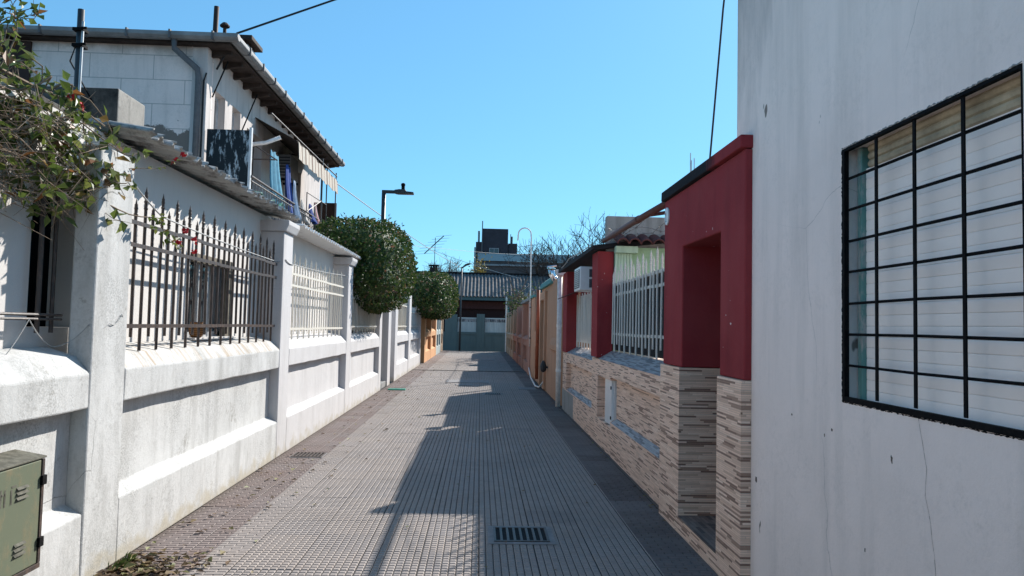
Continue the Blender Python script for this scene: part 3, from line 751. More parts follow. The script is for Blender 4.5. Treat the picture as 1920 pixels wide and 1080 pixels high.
cloth('shirt', 'small navy shirt hanging beside the pink striped towel', 'shirt', BLUEC, -3.56, 15.25, 4.0, 3.62, 0.35, 4)
cloth('towel', 'black jacket hanging on the balcony between the teal and blue cloths', 'jacket', DARKIN, -3.66, 13.15, 4.1, 3.5, 0.4, 7)
cloth('shirt', 'grey shirt hanging low on the balcony near its end', 'shirt', GREYSHEET, -3.6, 14.7, 4.0, 3.55, 0.4, 8)
ha = thing('air_conditioner', 'grey air conditioner on the house wall above the balcony under the awning', 'air conditioner', (FX, 15.3, 4.5))
part('case', MB().box(FX + .01, FX + .28, 14.98, 15.6, 4.5, 4.98), PALECON, ha, bevel=0.01)
mb = MB()
for k in range(7): mb.box(FX + .02, FX + .27, 14.965, 14.978, 4.54 + k * .06, 4.57 + k * .06)
part('grille', mb, GREYV, ha)
part('bracket', MB().box(FX, FX + .3, 15.0, 15.05, 4.46, 4.498).box(FX, FX + .3, 15.5, 15.55, 4.46, 4.498), BLACK, ha)
# green tarp lying at the roof joint
mb = MB(); vs = []
r2 = random.Random(9)
for i in range(15):
    for j in range(5):
        vs.append((-2.5 - j * 0.1, 8.3 + i * 0.085, 2.99 + r2.uniform(-.01, .05) + 0.03 * math.sin(i * 1.3 + j)))
mb.add(vs, [(i * 5 + j, i * 5 + j + 1, (i + 1) * 5 + j + 1, (i + 1) * 5 + j) for i in range(14) for j in range(4)])
o = part('green_tarp', mb, GREENT, smooth=True); k = o.modifiers.new('Solidify', 'SOLIDIFY'); k.thickness = 0.01
tag(o, 'crumpled dark green tarp lying on the corrugated roof under the balcony', 'tarp')

# ================================================================== FOLIAGE
def leaf(mb, p, d, up, L, W):
    d = d.normalized(); s = d.cross(up)
    if s.length < 1e-3: s = d.cross(Vector((1, 0, 0)))
    s.normalize(); nrm = s.cross(d)
    a = p; b = p + d * L * 0.45 + s * W * 0.5 + nrm * W * 0.16; c = p + d * L - nrm * L * 0.12; e = p + d * L * 0.45 - s * W * 0.5 + nrm * W * 0.16
    o = len(mb.v); mb.v += [tuple(a), tuple(b), tuple(c), tuple(e)]; mb.f += [(o, o + 1, o + 2), (o, o + 2, o + 3)]
def rv3(r):
    while True:
        v = Vector((r.uniform(-1, 1), r.uniform(-1, 1), r.uniform(-1, 1)))
        if 0.05 < v.length < 1: return v.normalized()
HEDGE = leaf_mat('hedge_leaves', [(0.0, (0.02, 0.042, 0.01)), (0.4, (0.04, 0.082, 0.018)), (0.72, (0.075, 0.12, 0.028)), (0.9, (0.13, 0.14, 0.04)), (0.96, (0.22, 0.1, 0.06)), (1.0, (0.24, 0.2, 0.16))], 0.6)
VINE = leaf_mat('bougainvillea_leaves', [(0.0, (0.06, 0.09, 0.018)), (0.5, (0.12, 0.17, 0.035)), (0.85, (0.23, 0.24, 0.07)), (0.93, (0.25, 0.1, 0.03)), (1.0, (0.22, 0.13, 0.07))], 0.4, 0.35)
def superpt(r, c, h, p=3.3):
    v = rv3(r); k = (abs(v.x) ** p + abs(v.y) ** p + abs(v.z) ** p) ** (-1 / p)
    q = Vector((v.x * k, v.y * k, v.z * k))
    g = Vector((abs(q.x) ** (p - 1) * (1 if q.x > 0 else -1) / h[0], abs(q.y) ** (p - 1) * (1 if q.y > 0 else -1) / h[1], abs(q.z) ** (p - 1) * (1 if q.z > 0 else -1) / h[2])).normalized()
    return q, g
def lump(p, seed):
    return math.sin(p.x * 3.1 + seed) * math.sin(p.y * 2.3 + seed * 2) * math.sin(p.z * 3.7 + seed) * 0.5 + math.sin(p.x * 7 + p.y * 5 + seed) * math.sin(p.z * 8 + p.y * 4) * 0.5
def shrub(name, label, c, h, n, L, seed, trunks, group=None):
    r = random.Random(seed); t = thing(name, label, 'shrub', (c[0], c[1], 0), group)
    mb = MB(); C = Vector(c)
    for i in range(n):
        q, g = superpt(r, c, h)
        w_ = Vector((q.x * h[0], q.y * h[1], q.z * h[2]))
        lp = lump(w_ * 1.0, seed)
        if lp < -0.12 and r.random() < 0.55: depth = r.uniform(0.75, 0.93)
        else: depth = 1.0 + 0.055 * lp + r.gauss(0, 0.022)
        if r.random() < 0.2: depth *= r.uniform(0.72, 0.95)
        p = C + w_ * depth
        d = (g * r.uniform(0.0, 0.9) + rv3(r) * 0.9 + Vector((0, 0, -0.25)))
        leaf(mb, p, d, rv3(r) * 0.7 + g, L * r.uniform(0.6, 1.25), L * r.uniform(0.45, 0.75))
    # longer shoots that break the clipped outline
    for i in range(26):
        q, g = superpt(r, c, h)
        if g.z < -0.2: continue
        p = C + Vector((q.x * h[0], q.y * h[1], q.z * h[2])); d = (g + Vector((0, 0, 0.6)) + rv3(r) * 0.4).normalized()
        for k in range(7): leaf(mb, p + d * k * 0.03, rv3(r) + d, rv3(r), L * 0.8, L * 0.45)
    part('foliage', mb, HEDGE, t, recalc=False)
    # dense twig mass inside
    st = MB()
    for (x, y) in trunks:
        st.tube([(x, y, 0), (x + .05, y + .03, 1.2), (x - .02, y + .1, c[2])], [0.07, 0.055, 0.03], 8)
        for k in range(26):
            q, g = superpt(r, c, h); e = C + Vector((q.x * h[0], q.y * h[1], q.z * h[2])) * r.uniform(.7, .93)
            b = Vector((x, y, c[2] - h[2] * r.uniform(.2, .8)))
            mid = b.lerp(e, .5) + rv3(r) * .1
            st.tube([b, mid, e], [0.02, 0.013, 0.004], 4)
    part('branches', st, BARK, t)
    co = MB(); vs = []; nu, nv = 22, 14
    for j in range(nv + 1):
        for i in range(nu):
            a = 2 * math.pi * i / nu; b = math.pi * j / nv - math.pi / 2
            v = Vector((math.cos(a) * math.cos(b), math.sin(a) * math.cos(b), math.sin(b))); k = (abs(v.x) ** 3.3 + abs(v.y) ** 3.3 + abs(v.z) ** 3.3) ** (-1 / 3.3)
            q = Vector((v.x * k * h[0], v.y * k * h[1], v.z * k * h[2])); q *= 0.84 + 0.08 * lump(q, seed) + r.uniform(-.02, .02)
            vs.append(C + q)
    co.add(vs, [(j * nu + i, j * nu + (i + 1) % nu, (j + 1) * nu + (i + 1) % nu, (j + 1) * nu + i) for j in range(nv) for i in range(nu)])
    part('leaf_core', co, HEDGE, t, recalc=False)
    return t
shrub('clipped_shrub', 'big rounded clipped shrub bulging over the white wall by the black street lamp', (-2.52, 16.1, 2.81), (0.95, 2.1, 0.91), 14500, 0.085, 11, [(-3.0, 15.2), (-2.9, 16.6)], 'clipped shrubs over the left wall')
shrub('clipped_shrub', 'smaller clipped shrub further along the left wall above the orange panels', (-1.95, 31.5, 2.78), (0.88, 4.3, 0.86), 12000, 0.12, 23, [(-2.7, 30.0), (-2.7, 33)], 'clipped shrubs over the left wall')

# bougainvillea on the first pillar
vt = thing('bougainvillea', 'sprawling bougainvillea with a few red flowers in front of the first white pillar', 'climbing plant', (-2.6, 4.2, 2.2))
rb = random.Random(31)
lv, br = MB(), MB()
def cane(p0, p1, sag, r0, n=10, wild=0.06):
    a, b = Vector(p0), Vector(p1); pts = []
    ph = rb.uniform(0, 6)
    for i in range(n + 1):
        u = i / n; p = a.lerp(b, u); p.z += sag * 4 * u * (1 - u)
        p += Vector((math.sin(u * 7 + ph), math.cos(u * 5 + ph), math.sin(u * 9 + ph * 2))) * wild * math.sin(math.pi * u)
        pts.append(p)
    br.tube(pts, [r0 * (1 - 0.75 * i / n) for i in range(n + 1)], 5); return pts
def dress(pts, dens, L, spread):
    for i in range(1, len(pts)):
        for k in range(dens):
            p = pts[i - 1].lerp(pts[i], rb.random()) + rv3(rb) * rb.uniform(0, spread)
            d = rv3(rb) + Vector((0.3, -0.2, -0.45))
            leaf(lv, p, d, rv3(rb) + Vector((0.5, 0.3, 0.9)), L * rb.uniform(0.5, 1.3), L * rb.uniform(0.5, 0.85))
for k in range(58):          # main tangle
    y0 = rb.uniform(3.5, 4.25); z0 = rb.uniform(2.25, 2.95)
    p0 = (rb.uniform(-2.95, -2.45), y0, z0)
    x1 = rb.uniform(-2.75, -2.2)
    p1 = (x1, min(4.54 if x1 < -2.33 else 4.75, y0 + rb.uniform(0.3, 0.9)), rb.uniform(2.12, 2.8))
    pts = cane(p0, p1, rb.uniform(-.05, .22), rb.uniform(0.004, 0.009), wild=0.09)
    dress(pts, rb.choice((1, 2, 2, 2)), 0.08, 0.06)
for k in range(260):         # dry twigs
    p = Vector((rb.uniform(-2.85, -2.3), rb.uniform(3.6, 4.5), rb.uniform(2.2, 2.75)))
    br.tube([p, p + rv3(rb) * .12, p + rv3(rb) * .26], [0.003, 0.0025, 0.0012], 4)
cane((-2.75, 3.2, 3.0), (-2.45, 4.8, 2.83), 0.02, 0.02, wild=0.03)
for (a, b, s) in [((-2.8, 3.6, 2.9), (-2.9, 4.6, 3.47), .1), ((-2.85, 3.6, 2.8), (-2.95, 4.4, 3.25), .05), ((-2.8, 3.7, 2.75), (-2.75, 4.6, 3.1), .1), ((-2.9, 3.6, 2.9), (-2.95, 4.2, 3.5), .05)]:
    dress(cane(a, b, s, 0.007), 3, 0.055, 0.05)
for k in range(9):
    a0 = (rb.uniform(-2.98, -2.8), rb.uniform(4.1, 4.4), rb.uniform(2.7, 2.95))
    dress(cane(a0, (a0[0] + rb.uniform(-.1, .16), rb.uniform(4.3, 4.6), rb.uniform(3.1, 3.6)), .04, 0.006), 2, 0.065, 0.05)
sp = cane((-2.45, 4.5, 2.42), (-2.18, 5.35, 2.78), -0.05, 0.005, wild=0.03); dress(sp[5:], 2, 0.04, 0.03)
FLW = plain('red_bracts', (0.55, 0.03, 0.04), 0.6, 0.2, 0, 0.2)
def blossom(p, n, sz):
    fl = MB(); p = Vector(p)
    for k in range(n): leaf(fl, p + rv3(rb) * sz * .25, rv3(rb), rv3(rb), sz, sz * .95)
    part('blossom', fl, FLW, vt, recalc=False)
for q in sp[-2:]: blossom(q, 5, 0.035)
s2 = cane((-2.35, 4.6, 2.3), (-2.2, 5.45, 2.12), 0.06, 0.006, wild=0.03); dress(s2[5:], 9, 0.05, 0.05)
for d_ in ((.06, -.05, .12), (.07, .08, .06), (.05, 0.12, -.02), (.04, -.12, .03)): blossom(s2[-1] + Vector(d_), 7, 0.032)
for d_ in ((0, 0, 0), (.03, .06, -.03)): blossom(Vector((-2.42, 4.35, 2.88)) + Vector(d_), 6, 0.03)
# row of small growth along the foot of the block
for k in range(14):
    y = 4.5 + k * 0.045
    dress(cane((-2.7, y, 2.72), (-2.55 + rb.uniform(-.1, .1), y + rb.uniform(-.1, .3), 2.8 + rb.uniform(0, .14)), .03, 0.004), 2, 0.04, 0.05)
part('leaves', lv, VINE, vt, recalc=False)
part('branches', br, VINEW, vt, recalc=False)

def bare_tree(name, label, base, h, spread, seed, mat, r0=0.14, depth=5, group='bare trees beyond the end house', lean=(0, 0)):
    r = random.Random(seed); t = thing(name, label, 'tree', base, group)
    tr, cr = MB(), MB()
    B = Vector(base)
    def grow(p, d, L, rad, lev):
        n = 4; pts = [p]; q = p; dd = d.copy()
        for i in range(n):
            dd = (dd + rv3(r) * 0.16 + Vector((0, 0, 0.05))).normalized(); q = q + dd * L / n; pts.append(q)
        (tr if lev == 0 else cr).tube(pts, [rad * (1 - 0.4 * i / n) for i in range(n + 1)], 7 if lev == 0 else (5 if lev < 3 else 3), False)
        if lev >= depth: return
        for k in range(4 if lev < 2 else (4 if lev < 4 else 3)):
            s = pts[r.choice((2, 3, 4, 4))]
            nd = (dd * 0.75 + rv3(r) * 0.75 * spread + Vector((0, 0, 0.18))).normalized()
            grow(s, nd, L * r.uniform(0.58, 0.82), max(rad * 0.58, 0.017), lev + 1)
    grow(B, Vector((lean[0], lean[1], 1)), h * 0.34, r0, 0)
    part('trunk', tr, mat, t, recalc=False); part('crown', cr, mat, t, recalc=False)
    return t
bare_tree('bare_tree', 'tallest leafless tree standing left of the grey parapet wall', (9.0, 56, 0), 11.6, 1.0, 5, BARK, 0.2, 5)
bare_tree('bare_tree', 'leafless tree spreading in front of the dark apartment block', (5.4, 54, 0), 9.0, 1.1, 8, BARK, 0.16, 5)
bare_tree('bare_tree', 'thin leafless tree just beside the tallest one above the red roof slab', (7.6, 59, 0), 9.6, 1.1, 29, BARK, 0.16, 5)
bare_tree('bare_tree', 'pale leafless tree behind the roof chimney with the aerial', (-5.0, 72, 0), 9.0, 1.2, 12, BARKP, 0.16, 5)
bare_tree('bare_tree', 'pale leafless tree just left of the dark apartment block', (-2.4, 74, 0), 8.6, 1.2, 15, BARKP, 0.16, 5)

# ================================================================== LEFT, FURTHER ALONG
gp_ = [(18.95, 19.5, 2.1), (20.45, 21.05, 2.05)]
for i, (a, b, zt) in enumerate(gp_):
    o = part('gate_pillar', MB().box(-2.85, XL + 0.01, a, b, 0, zt), WHITE2, bevel=0.01)
    tag(o, ('white gate pillar under the big shrub, the one beside the dark doorway', 'white gate pillar next to the cream panel with reed screen')[i], 'pillar', 'white gate pillars')
o = part('doorstep', MB().box(-2.85, XL - 0.02, 17.8, 18.9, 0, 0.14), CEMENT, bevel=0.01); tag(o, 'grey concrete doorstep in the white wall beside the green strip', 'step')
ig = thing('side_gate', 'dark metal gate set back between the white wall and the gate pillar', 'gate', (-2.75, 18.3, 0.14))
part('gate_leaf', MB().box(-2.8, -2.77, 17.78, 18.93, 0.16, 2.05), LAMPM, ig)
part('gate_frame', MB().wall('x', -2.765, 0.02, 17.78, 18.93, 0.15, 2.07, [(17.84, 18.87, 0.22, 2.0)]), BLACK, ig)
o = part('passage_wall', MB().box(-2.9, -2.86, 19.5, 20.45, 0, 2.0), WHITE2); tag(o, 'shaded white wall set back between the two gate pillars', 'wall')
w2_ = thing('white_garden_wall', 'second white garden wall beyond the gate pillars with reed screens', 'wall', (-2.45, 25, 0))
part('wall_panel', bay(21.07, 24.4, PR), WHITE2, w2_); part('wall_panel', bay(25.1, 28.95, PR), WHITE2, w2_)
part('pillar', MB().box(-2.75, XL + 0.01, 24.4, 25.08, 0, 2.55), WHITE2, w2_, bevel=0.01)
part('pillar', MB().box(-2.75, XL + 0.01, 28.95, 29.3, 0, 2.5), WHITE2, w2_, bevel=0.01)
t = railing('screened_railing', 'cream railing with reed screen on the second white wall, before its pillar', -2.425, 21.1, 24.38, 18, 2.2, 1.365, 0.95, 0.8, WIRON, (2.16, 1.52), 0.011)
part('reed_screen', MB().box(-2.5, -2.47, 21.1, 24.38, 1.4, 2.4), REED, t)
t = railing('screened_railing', 'grey screened railing on the second white wall under the smaller shrub', -2.425, 25.1, 28.9, 18, 2.2, 1.365, 0.8, 0.7, GIRON, (2.0, 1.52), 0.011)
part('screen', MB().box(-2.5, -2.47, 25.1, 28.9, 1.4, 2.1), GREYSHEET, t)
ig = thing('side_gate', 'narrow black gate between the second white wall and the orange wall', 'gate', (-2.4, 29.9, 0))
part('gate_leaf', MB().box(-2.5, -2.46, 29.32, 30.45, 0.05, 2.1), BLACK, ig); part('gate_frame', MB().wall('x', -2.455, 0.03, 29.31, 30.46, 0.0, 2.12, [(29.4, 30.37, 0.1, 2.03)]), IRON, ig)
XF = -2.27
PF = bay_profile(XF, 0.12, XF - 0.3)
def far_wall(name, label, mat, pil, tops, scr):
    t = thing(name, label, 'wall', (XF - 0.1, (pil[0][0] + pil[-1][1]) / 2, 0))
    for (a, b) in pil: part('pillar', MB().box(XF - 0.35, XF + 0.01, a, b, 0, tops), mat, t, bevel=0.01)
    for (p, q) in zip(pil[:-1], pil[1:]):
        part('wall_panel', bay(p[1], q[0], PF, 6), mat, t)
        part('screen', MB().box(XF - 0.22, XF - 0.19, p[1], q[0], 1.4, tops - 0.1), scr, t)
    return t
far_wall('orange_wall', 'sunlit orange garden wall under the smaller shrub', ORANGEL, [(30.5, 31.2), (34.3, 34.9), (38.0, 38.6)], 2.3, stripes('orange_slats', (0.55, 0.3, 0.16), (0.25, 0.13, 0.07), 2, 0.1, 0.7))
far_wall('grey_green_wall', 'pale grey green garden wall beyond the orange one', GREYGREEN, [(38.62, 39.0), (40.6, 41.0), (42.6, 43.0)], 2.3, LAMPM)
far_wall('cream_wall', 'short cream garden wall at the end of the left side', CREAM, [(43.02, 43.5), (45.0, 45.48)], 2.35, CREAM)

# ================================================================== STREET LAMPS
sl = thing('street_lamp', 'black street lamp with a flat arm rising out of the big clipped shrub', 'street lamp', (-2.56, 19.0, 0))
part('pole', MB().tube([(-2.56, 18.97, 0), (-2.56, 18.97, 4.95)], 0.055, 12), LAMPM, sl, smooth=True)
part('arm', MB().box(-2.61, -2.2, 18.93, 19.01, 4.95, 5.03), LAMPM, sl, bevel=0.01)
hd = part('lamp_head', MB().prism([(-2.28, 4.955), (-2.2, 4.94), (-1.8, 4.94), (-1.79, 4.985), (-1.98, 5.0), (-2.0, 5.05), (-2.16, 5.05), (-2.28, 5.03)], 18.85, 19.09), LAMPM, sl, bevel=0.01)
part('photocell', MB().lathe((-2.07, 18.97, 5.07), [(0.045, 0), (0.045, 0.08), (0.055, 0.085), (0.055, 0.14), (0.02, 0.16)], 10), BLACK, hd)
part('lens', MB().box(-1.98, -1.82, 18.9, 19.04, 4.932, 4.939), PALECON, hd)
s2_ = thing('street_lamp', 'slim dark street lamp standing before the green end wall', 'street lamp', (-1.22, 45.3, 0))
part('pole', MB().tube([(-1.22, 45.3, 0), (-1.2, 45.3, 5.15)], [0.06, 0.045], 10), LAMPM, s2_, smooth=True)
part('lamp_head', MB().tube([(-1.2, 45.3, 5.1), (-0.95, 45.3, 5.3), (-0.7, 45.3, 5.38)], [0.04, 0.07, 0.06], 8), LAMPM, s2_)

# ================================================================== RIGHT: GREY BUILDING
gbd = thing('grey_building', 'tall grey white rendered building with a barred window on the right', 'building', (4, 1, 0))
WY0, WY1, WZ0, WZ1 = 2.172, 3.31, 1.29, 2.45
part('wall', MB().wall('x', XR, 0.22, -5, 4.72, 0, 6.6, [(WY0, WY1, WZ0, WZ1)]), GREYB, gbd)
part('rear_wall', MB().box(XR + 0.222, 8, 4.5, 4.72, 0, 6.6), GREYB, gbd)
part('interior', MB().box(XR + 0.26, XR + 0.3, WY0 - .2, WY1 + .2, WZ0 - .2, WZ1 + .2), DARKIN, gbd)
part('roof', MB().box(XR - 0.03, 8.1, -5, 4.75, 6.602, 6.75), CEMENT, gbd)
bw = part('window', MB().wall('x', XR - 0.003, 0.022, WY0 + .001, WY1 - .001, WZ0 + .001, WZ1 - .001, [(WY0 + 0.006, WY1 - 0.024, WZ0 + 0.024, WZ1 - 0.014)]), BLACK, gbd, label='black iron window grille with white roller shutter')
for yy, wd in ((3.03, .011), (2.755, .0105), (2.465, .010)):
    part('bar', MB().box(XR + 0.004, XR + 0.010, yy - wd, yy + wd, WZ0 + 0.03, WZ1 - 0.015), BLACK, bw, bevel=0.002)
mb = MB()
for zz in (2.31, 2.165, 2.02, 1.88, 1.735, 1.595, 1.455):
    mb.tube([(XR + 0.018, WY0 + 0.02, zz + rng.uniform(-.003, .003)), (XR + 0.018, 2.75, zz + rng.uniform(-.003, .003)), (XR + 0.018, WY1 - 0.02, zz)], 0.0065, 6)
part('grille_rods', mb, BLACK, bw)
sh = MB()
z = WZ0 + 0.01; slat = 0.0478
while z < WZ1 - 0.1:
    sh.prism([(XR + 0.0815, z), (XR + 0.08, z + 0.003), (XR + 0.0792, z + slat * .5), (XR + 0.08, z + slat - 0.004), (XR + 0.0815, z + slat - 0.0008), (XR + 0.1, z + slat - 0.0008), (XR + 0.1, z)], WY0 + 0.01, WY1 - 0.062)
    z += slat
part('shutter', sh, SHUT, bw)
sb = MB()
for k in range(3): sb.tube([(XR + 0.085, WY0, WZ1 - 0.085 + k * 0.035), (XR + 0.085, WY1 - 0.1, WZ1 - 0.085 + k * 0.035)], 0.019, 8)
part('shutter_box', sb, BEIGE, bw)
part('old_frame', MB().box(XR + 0.06, XR + 0.12, WY1 - 0.06, WY1 - 0.02, WZ0, WZ1), TURQ, bw, bevel=0.003)
def ragged(p, n, mat, r0=.002, r1=.008, jit=.004):
    pts = [Vector(p(i / n)) + Vector((0, rng.uniform(-jit, jit), rng.uniform(-jit, jit))) for i in range(n + 1)]
    part('mortar_edge', MB().tube(pts, [rng.uniform(r0, r1) for _ in pts], 5), mat, bw)
ragged(lambda u: (XR, WY0 + (WY1 - WY0) * u, WZ1 + .003), 130, CEMENT, .0008, .0055, .003)
ragged(lambda u: (XR, WY0 + (WY1 - WY0) * u, WZ0 - .002), 130, BLACK, .0006, .004, .0015)
ragged(lambda u: (XR, WY1 + .001, WZ0 + (WZ1 - WZ0) * u), 130, BLACK, .0008, .0045, .0025)
CHIP = plain('bare_brown_render', (0.16, 0.12, 0.1), 0.95)
for (cy, cz, a, b) in ((2.91, 1.103, .012, .026), (4.354, .726, .022, .03), (3.411, 1.149, .01, .012), (3.486, 1.114, .006, .012), (3.117, .684, .006, .012), (3.855, 1.166, .014, .008)):
    pg = []
    for k in range(11):
        an = 2 * math.pi * k / 11; q = rng.uniform(.35, .8); pg.append((cy + a * q * math.cos(an), cz + b * q * math.sin(an) * (1.3 if math.sin(an) < 0 else .8)))
    part('chipped_patch', MB().prism(pg, XR - .0012, XR + .002, 'x'), CHIP, gbd)
cr = MB(); cp = [(2.728, 1.29), (2.715, 1.24), (2.702, 1.199), (2.69, 1.15), (2.677, 1.106), (2.684, 1.05), (2.688, 1.006), (2.67, .96), (2.657, .917), (2.649, .86), (2.636, .809), (2.628, .738), (2.64, .6), (2.62, .4)]
for (a, b) in zip(cp[:-1], cp[1:]):
    n_ = 4
    for k in range(n_):
        y0_, z0_ = a[0] + (b[0] - a[0]) * k / n_, a[1] + (b[1] - a[1]) * k / n_; y1_, z1_ = a[0] + (b[0] - a[0]) * (k + 1) / n_, a[1] + (b[1] - a[1]) * (k + 1) / n_
        wd = rng.uniform(.0004, .0011); cr.add([(XR - .0008, y0_ - wd, z0_), (XR - .0008, y0_ + wd, z0_), (XR - .0008, y1_ + wd, z1_), (XR - .0008, y1_ - wd, z1_)], [(0, 1, 2, 3)])
part('hairline_crack', cr, CHIP, gbd, recalc=False)

# ================================================================== RIGHT: RED PORTICO
pt = thing('red_portico', 'dark red entrance porch with tiled foot beside the grey building', 'porch', (1.9, 5.4, 0))
PX = 1.615
BK = 2.35
part('wall', MB().prism([(4.44, 1.3), (4.905, 1.3), (4.905, 2.27), (5.845, 2.27), (5.845, 1.3), (6.43, 1.3), (6.43, 2.731), (4.44, 2.731)], PX, BK, 'x'), RED, pt, bevel=0.012)
part('cornice', wob(MB().box(PX - 0.03, BK, 4.43, 6.45, 2.732, 2.82), 0.004), CORN, pt, bevel=0.008)
part('tile_pier', MB().box(PX - 0.018, BK, 5.835, 6.45, 0, 1.298), LEDG, pt)
part('tile_pier', MB().box(PX - 0.018, BK, 4.44, 4.9, 0, 1.298), LEDG, pt)
part('step', MB().box(PX - 0.016, BK, 4.902, 5.833, 0.0, 0.122), LEDG, pt)
part('step_top', MB().box(PX - 0.02, BK, 4.902, 5.833, 0.1225, 0.135), STEPT, pt)
part('plinth', MB().box(2.0, 2.2, 5.62, 5.832, 0.1355, 0.3), LEDG, pt)
part('inner_door', MB().box(BK - 0.06, BK - 0.02, 4.907, 5.843, 0.136, 2.268), BROWNP, pt)
pl = part('house_number_plate', MB().prism([(6.32 + 0.058 * math.cos(i * math.pi / 12), 2.585 + 0.078 * math.sin(i * math.pi / 12)) for i in range(24)], PX - 0.014, PX + 0.001, 'x'), WHITEP, pt, bevel=0.003)
nm = MB()
def seg(y0, z0, y1, z1, wd=0.009): 
    d = Vector((0, y1 - y0, z1 - z0)).normalized(); s = Vector((0, -d.z, d.y)) * wd / 2
    a, b = Vector((PX - 0.0155, y0, z0)), Vector((PX - 0.0155, y1, z1)); nm.add([a - s, b - s, b + s, a + s], [(0, 1, 2, 3)])
seg(6.33, 2.54, 6.33, 2.62); seg(6.33, 2.62, 6.35, 2.6); seg(6.345, 2.54, 6.315, 2.54)
part('number', nm, CABLE, pl, recalc=False)
o = thing('rebar_rods', 'three thin steel rods sticking up from the red porch roof', 'rods', (1.75, 6.08, 2.83))
for dy, hh in ((0, .2), (.03, .27), (-.08, .2)): part('rod', MB().tube([(1.75, 6.08 + dy, 2.83), (1.75, 6.08 + dy, 2.83 + hh)], 0.004, 5), GALV, o)
dp = thing('brown_pipe', 'brown red drain pipe running from the porch roof to the parapet wall', 'pipe', (1.7, 8, 2.75))
part('pipe', MB().tube([(1.67, 6.46, 2.74), (1.68, 7.9, 2.78), (1.7, 10.2, 2.82)], 0.035, 10), PIPEB, dp, smooth=True)
part('branch', MB().tube([(1.69, 7.4, 2.76), (1.95, 7.0, 2.76), (2.2, 6.6, 2.76)], 0.02, 8), PIPEB, dp, smooth=True)
part('collar', MB().tube([(1.68, 7.8, 2.778), (1.68, 7.9, 2.78)], 0.042, 10), PIPEB, dp)

# ================================================================== RIGHT: RED FENCE WALL
rw = thing('tiled_fence_wall', 'low wall clad in stone strip tiles with dark red pillars on the right', 'wall', (1.75, 10.5, 0))
def rprof(d=0.08, zl=0.42, zs=0.97, zb=1.17, back=1.95):
    return [(XR, 0), (XR, zl), (XR + d, zl + 0.05), (XR + d, zs), (XR, zs + 0.012), (XR, zb), (XR + 0.19, zb + 0.11), (back, zb + 0.12), (back, 0)]
part('tile_panel', MB().prism(rprof(), 6.6, 9.26), LEDG, rw)
part('tile_panel', MB().prism([(XR, 0), (XR, 1.17), (XR + 0.19, 1.28), (1.95, 1.29), (1.95, 0)], 6.43, 6.598), LEDG, rw)
part('tile_panel', MB().prism([(XR, 0), (XR, .36), (XR + .1, .361), (XR + .1, .94), (XR, .941), (XR, 1.17), (XR + 0.19, 1.28), (1.95, 1.29), (1.95, 0)], 9.262, 10.28), LEDG, rw)
part('tile_panel', MB().box(XR, 1.95, 10.282, 10.8, 0, 1.17), LEDG, rw)
part('tile_panel', MB().prism(rprof(zb=1.12, zs=.93), 10.802, 14.0), LEDG, rw)
part('tile_panel', MB().box(XR, 1.95, 14.002, 14.6, 0, 1.12), LEDG, rw)
def sillsheet(y0, y1, zb, zl, d=0.08):
    mb = MB()
    mb.add([(XR - .004, y0, zb + .002), (XR - .004, y1, zb + .002), (XR + .19, y1, zb + .114), (XR + .19, y0, zb + .114)], [(0, 1, 2, 3)])
    if zl: mb.add([(XR - .003, y0 + .05, zl + .003), (XR - .003, y1 - .05, zl + .003), (XR + d - .004, y1 - .05, zl + .054), (XR + d - .004, y0 + .05, zl + .054)], [(0, 1, 2, 3)])
    return mb
part('sill_tiles', sillsheet(6.44, 10.25, 1.17, 0), LEDGSKY, rw, recalc=False); part('sill_tiles', sillsheet(6.6, 9.24, -5, .42), LEDGSKY, rw, recalc=False)
part('sill_tiles', sillsheet(10.8, 13.95, 1.12, .42), LEDGSKY, rw, recalc=False)
part('cement_patch', MB().box(XR - 0.005, XR - 0.001, 12.9, 14.6, 0, 0.4), CEMENT, rw)
part('pillar', MB().box(XR - 0.025, 1.86, 10.26, 10.78, 1.19, 2.68), RED, rw, bevel=0.006)
part('pillar', MB().box(XR - 0.02, 1.86, 13.95, 14.58, 1.12, 2.66), RED, rw, bevel=0.006)
part('upper_wall', MB().box(1.9, 2.0, 10.78, 13.95, 2.2, 2.66), RED, rw)
part('roof_slab', wob(MB().prism([(XR - 0.12, 2.682), (3.2, 2.9), (3.2, 2.98), (XR - 0.12, 2.75)], 10.2, 14.62), .006), BITUM, rw, bevel=0.008)
nb = thing('meter_box', 'white meter box door in the stone strip wall below the dark red pillar', 'meter box', (XR + 0.05, 9.6, 0.37))
part('door', MB().box(XR + 0.03, XR + 0.06, 9.35, 9.82, 0.365, 0.935), WHITEP, nb, bevel=0.004)
part('frame', MB().wall('x', XR + 0.06, 0.03, 9.3, 9.9, 0.363, 0.938, [(9.4, 9.8, .4, .9)]), WHITEP, nb)
for zz in (.46, .84): part('hinge', MB().box(XR + .02, XR + .03, 9.35, 9.38, zz - .02, zz + .02), BLACK, nb)
t = railing('grey_railing', 'grey white spear-topped railing in front of black sheeting next to the red porch', 1.835, 6.47, 10.22, 22, 2.5, 1.285, 1.14, 0.96, GIRON, (2.2, 2.06, 1.52), 0.012, rr=0.016)
part('black_sheet', MB().box(1.875, 1.885, 6.47, 10.2, 1.3, 2.19), DARKIN, t)
t = railing('grey_railing', 'grey white railing in front of a pale sheet under the air conditioner', 1.835, 10.8, 13.93, 19, 2.4, 1.235, 0.98, 0.84, GIRON, (2.12, 2.0, 1.47), 0.013, fin=False, rr=0.016)
part('pale_sheet', MB().box(1.875, 1.885, 10.8, 13.93, 1.36, 2.15), GREYSHEET, t)
ac = thing('air_conditioner', 'white box air conditioner sticking out of the red wall under the roof slab', 'air conditioner', (1.7, 11.4, 2.17))
part('case', MB().box(1.5, 1.95, 11.1, 11.78, 2.17, 2.53), WHITEP, ac, bevel=0.01)
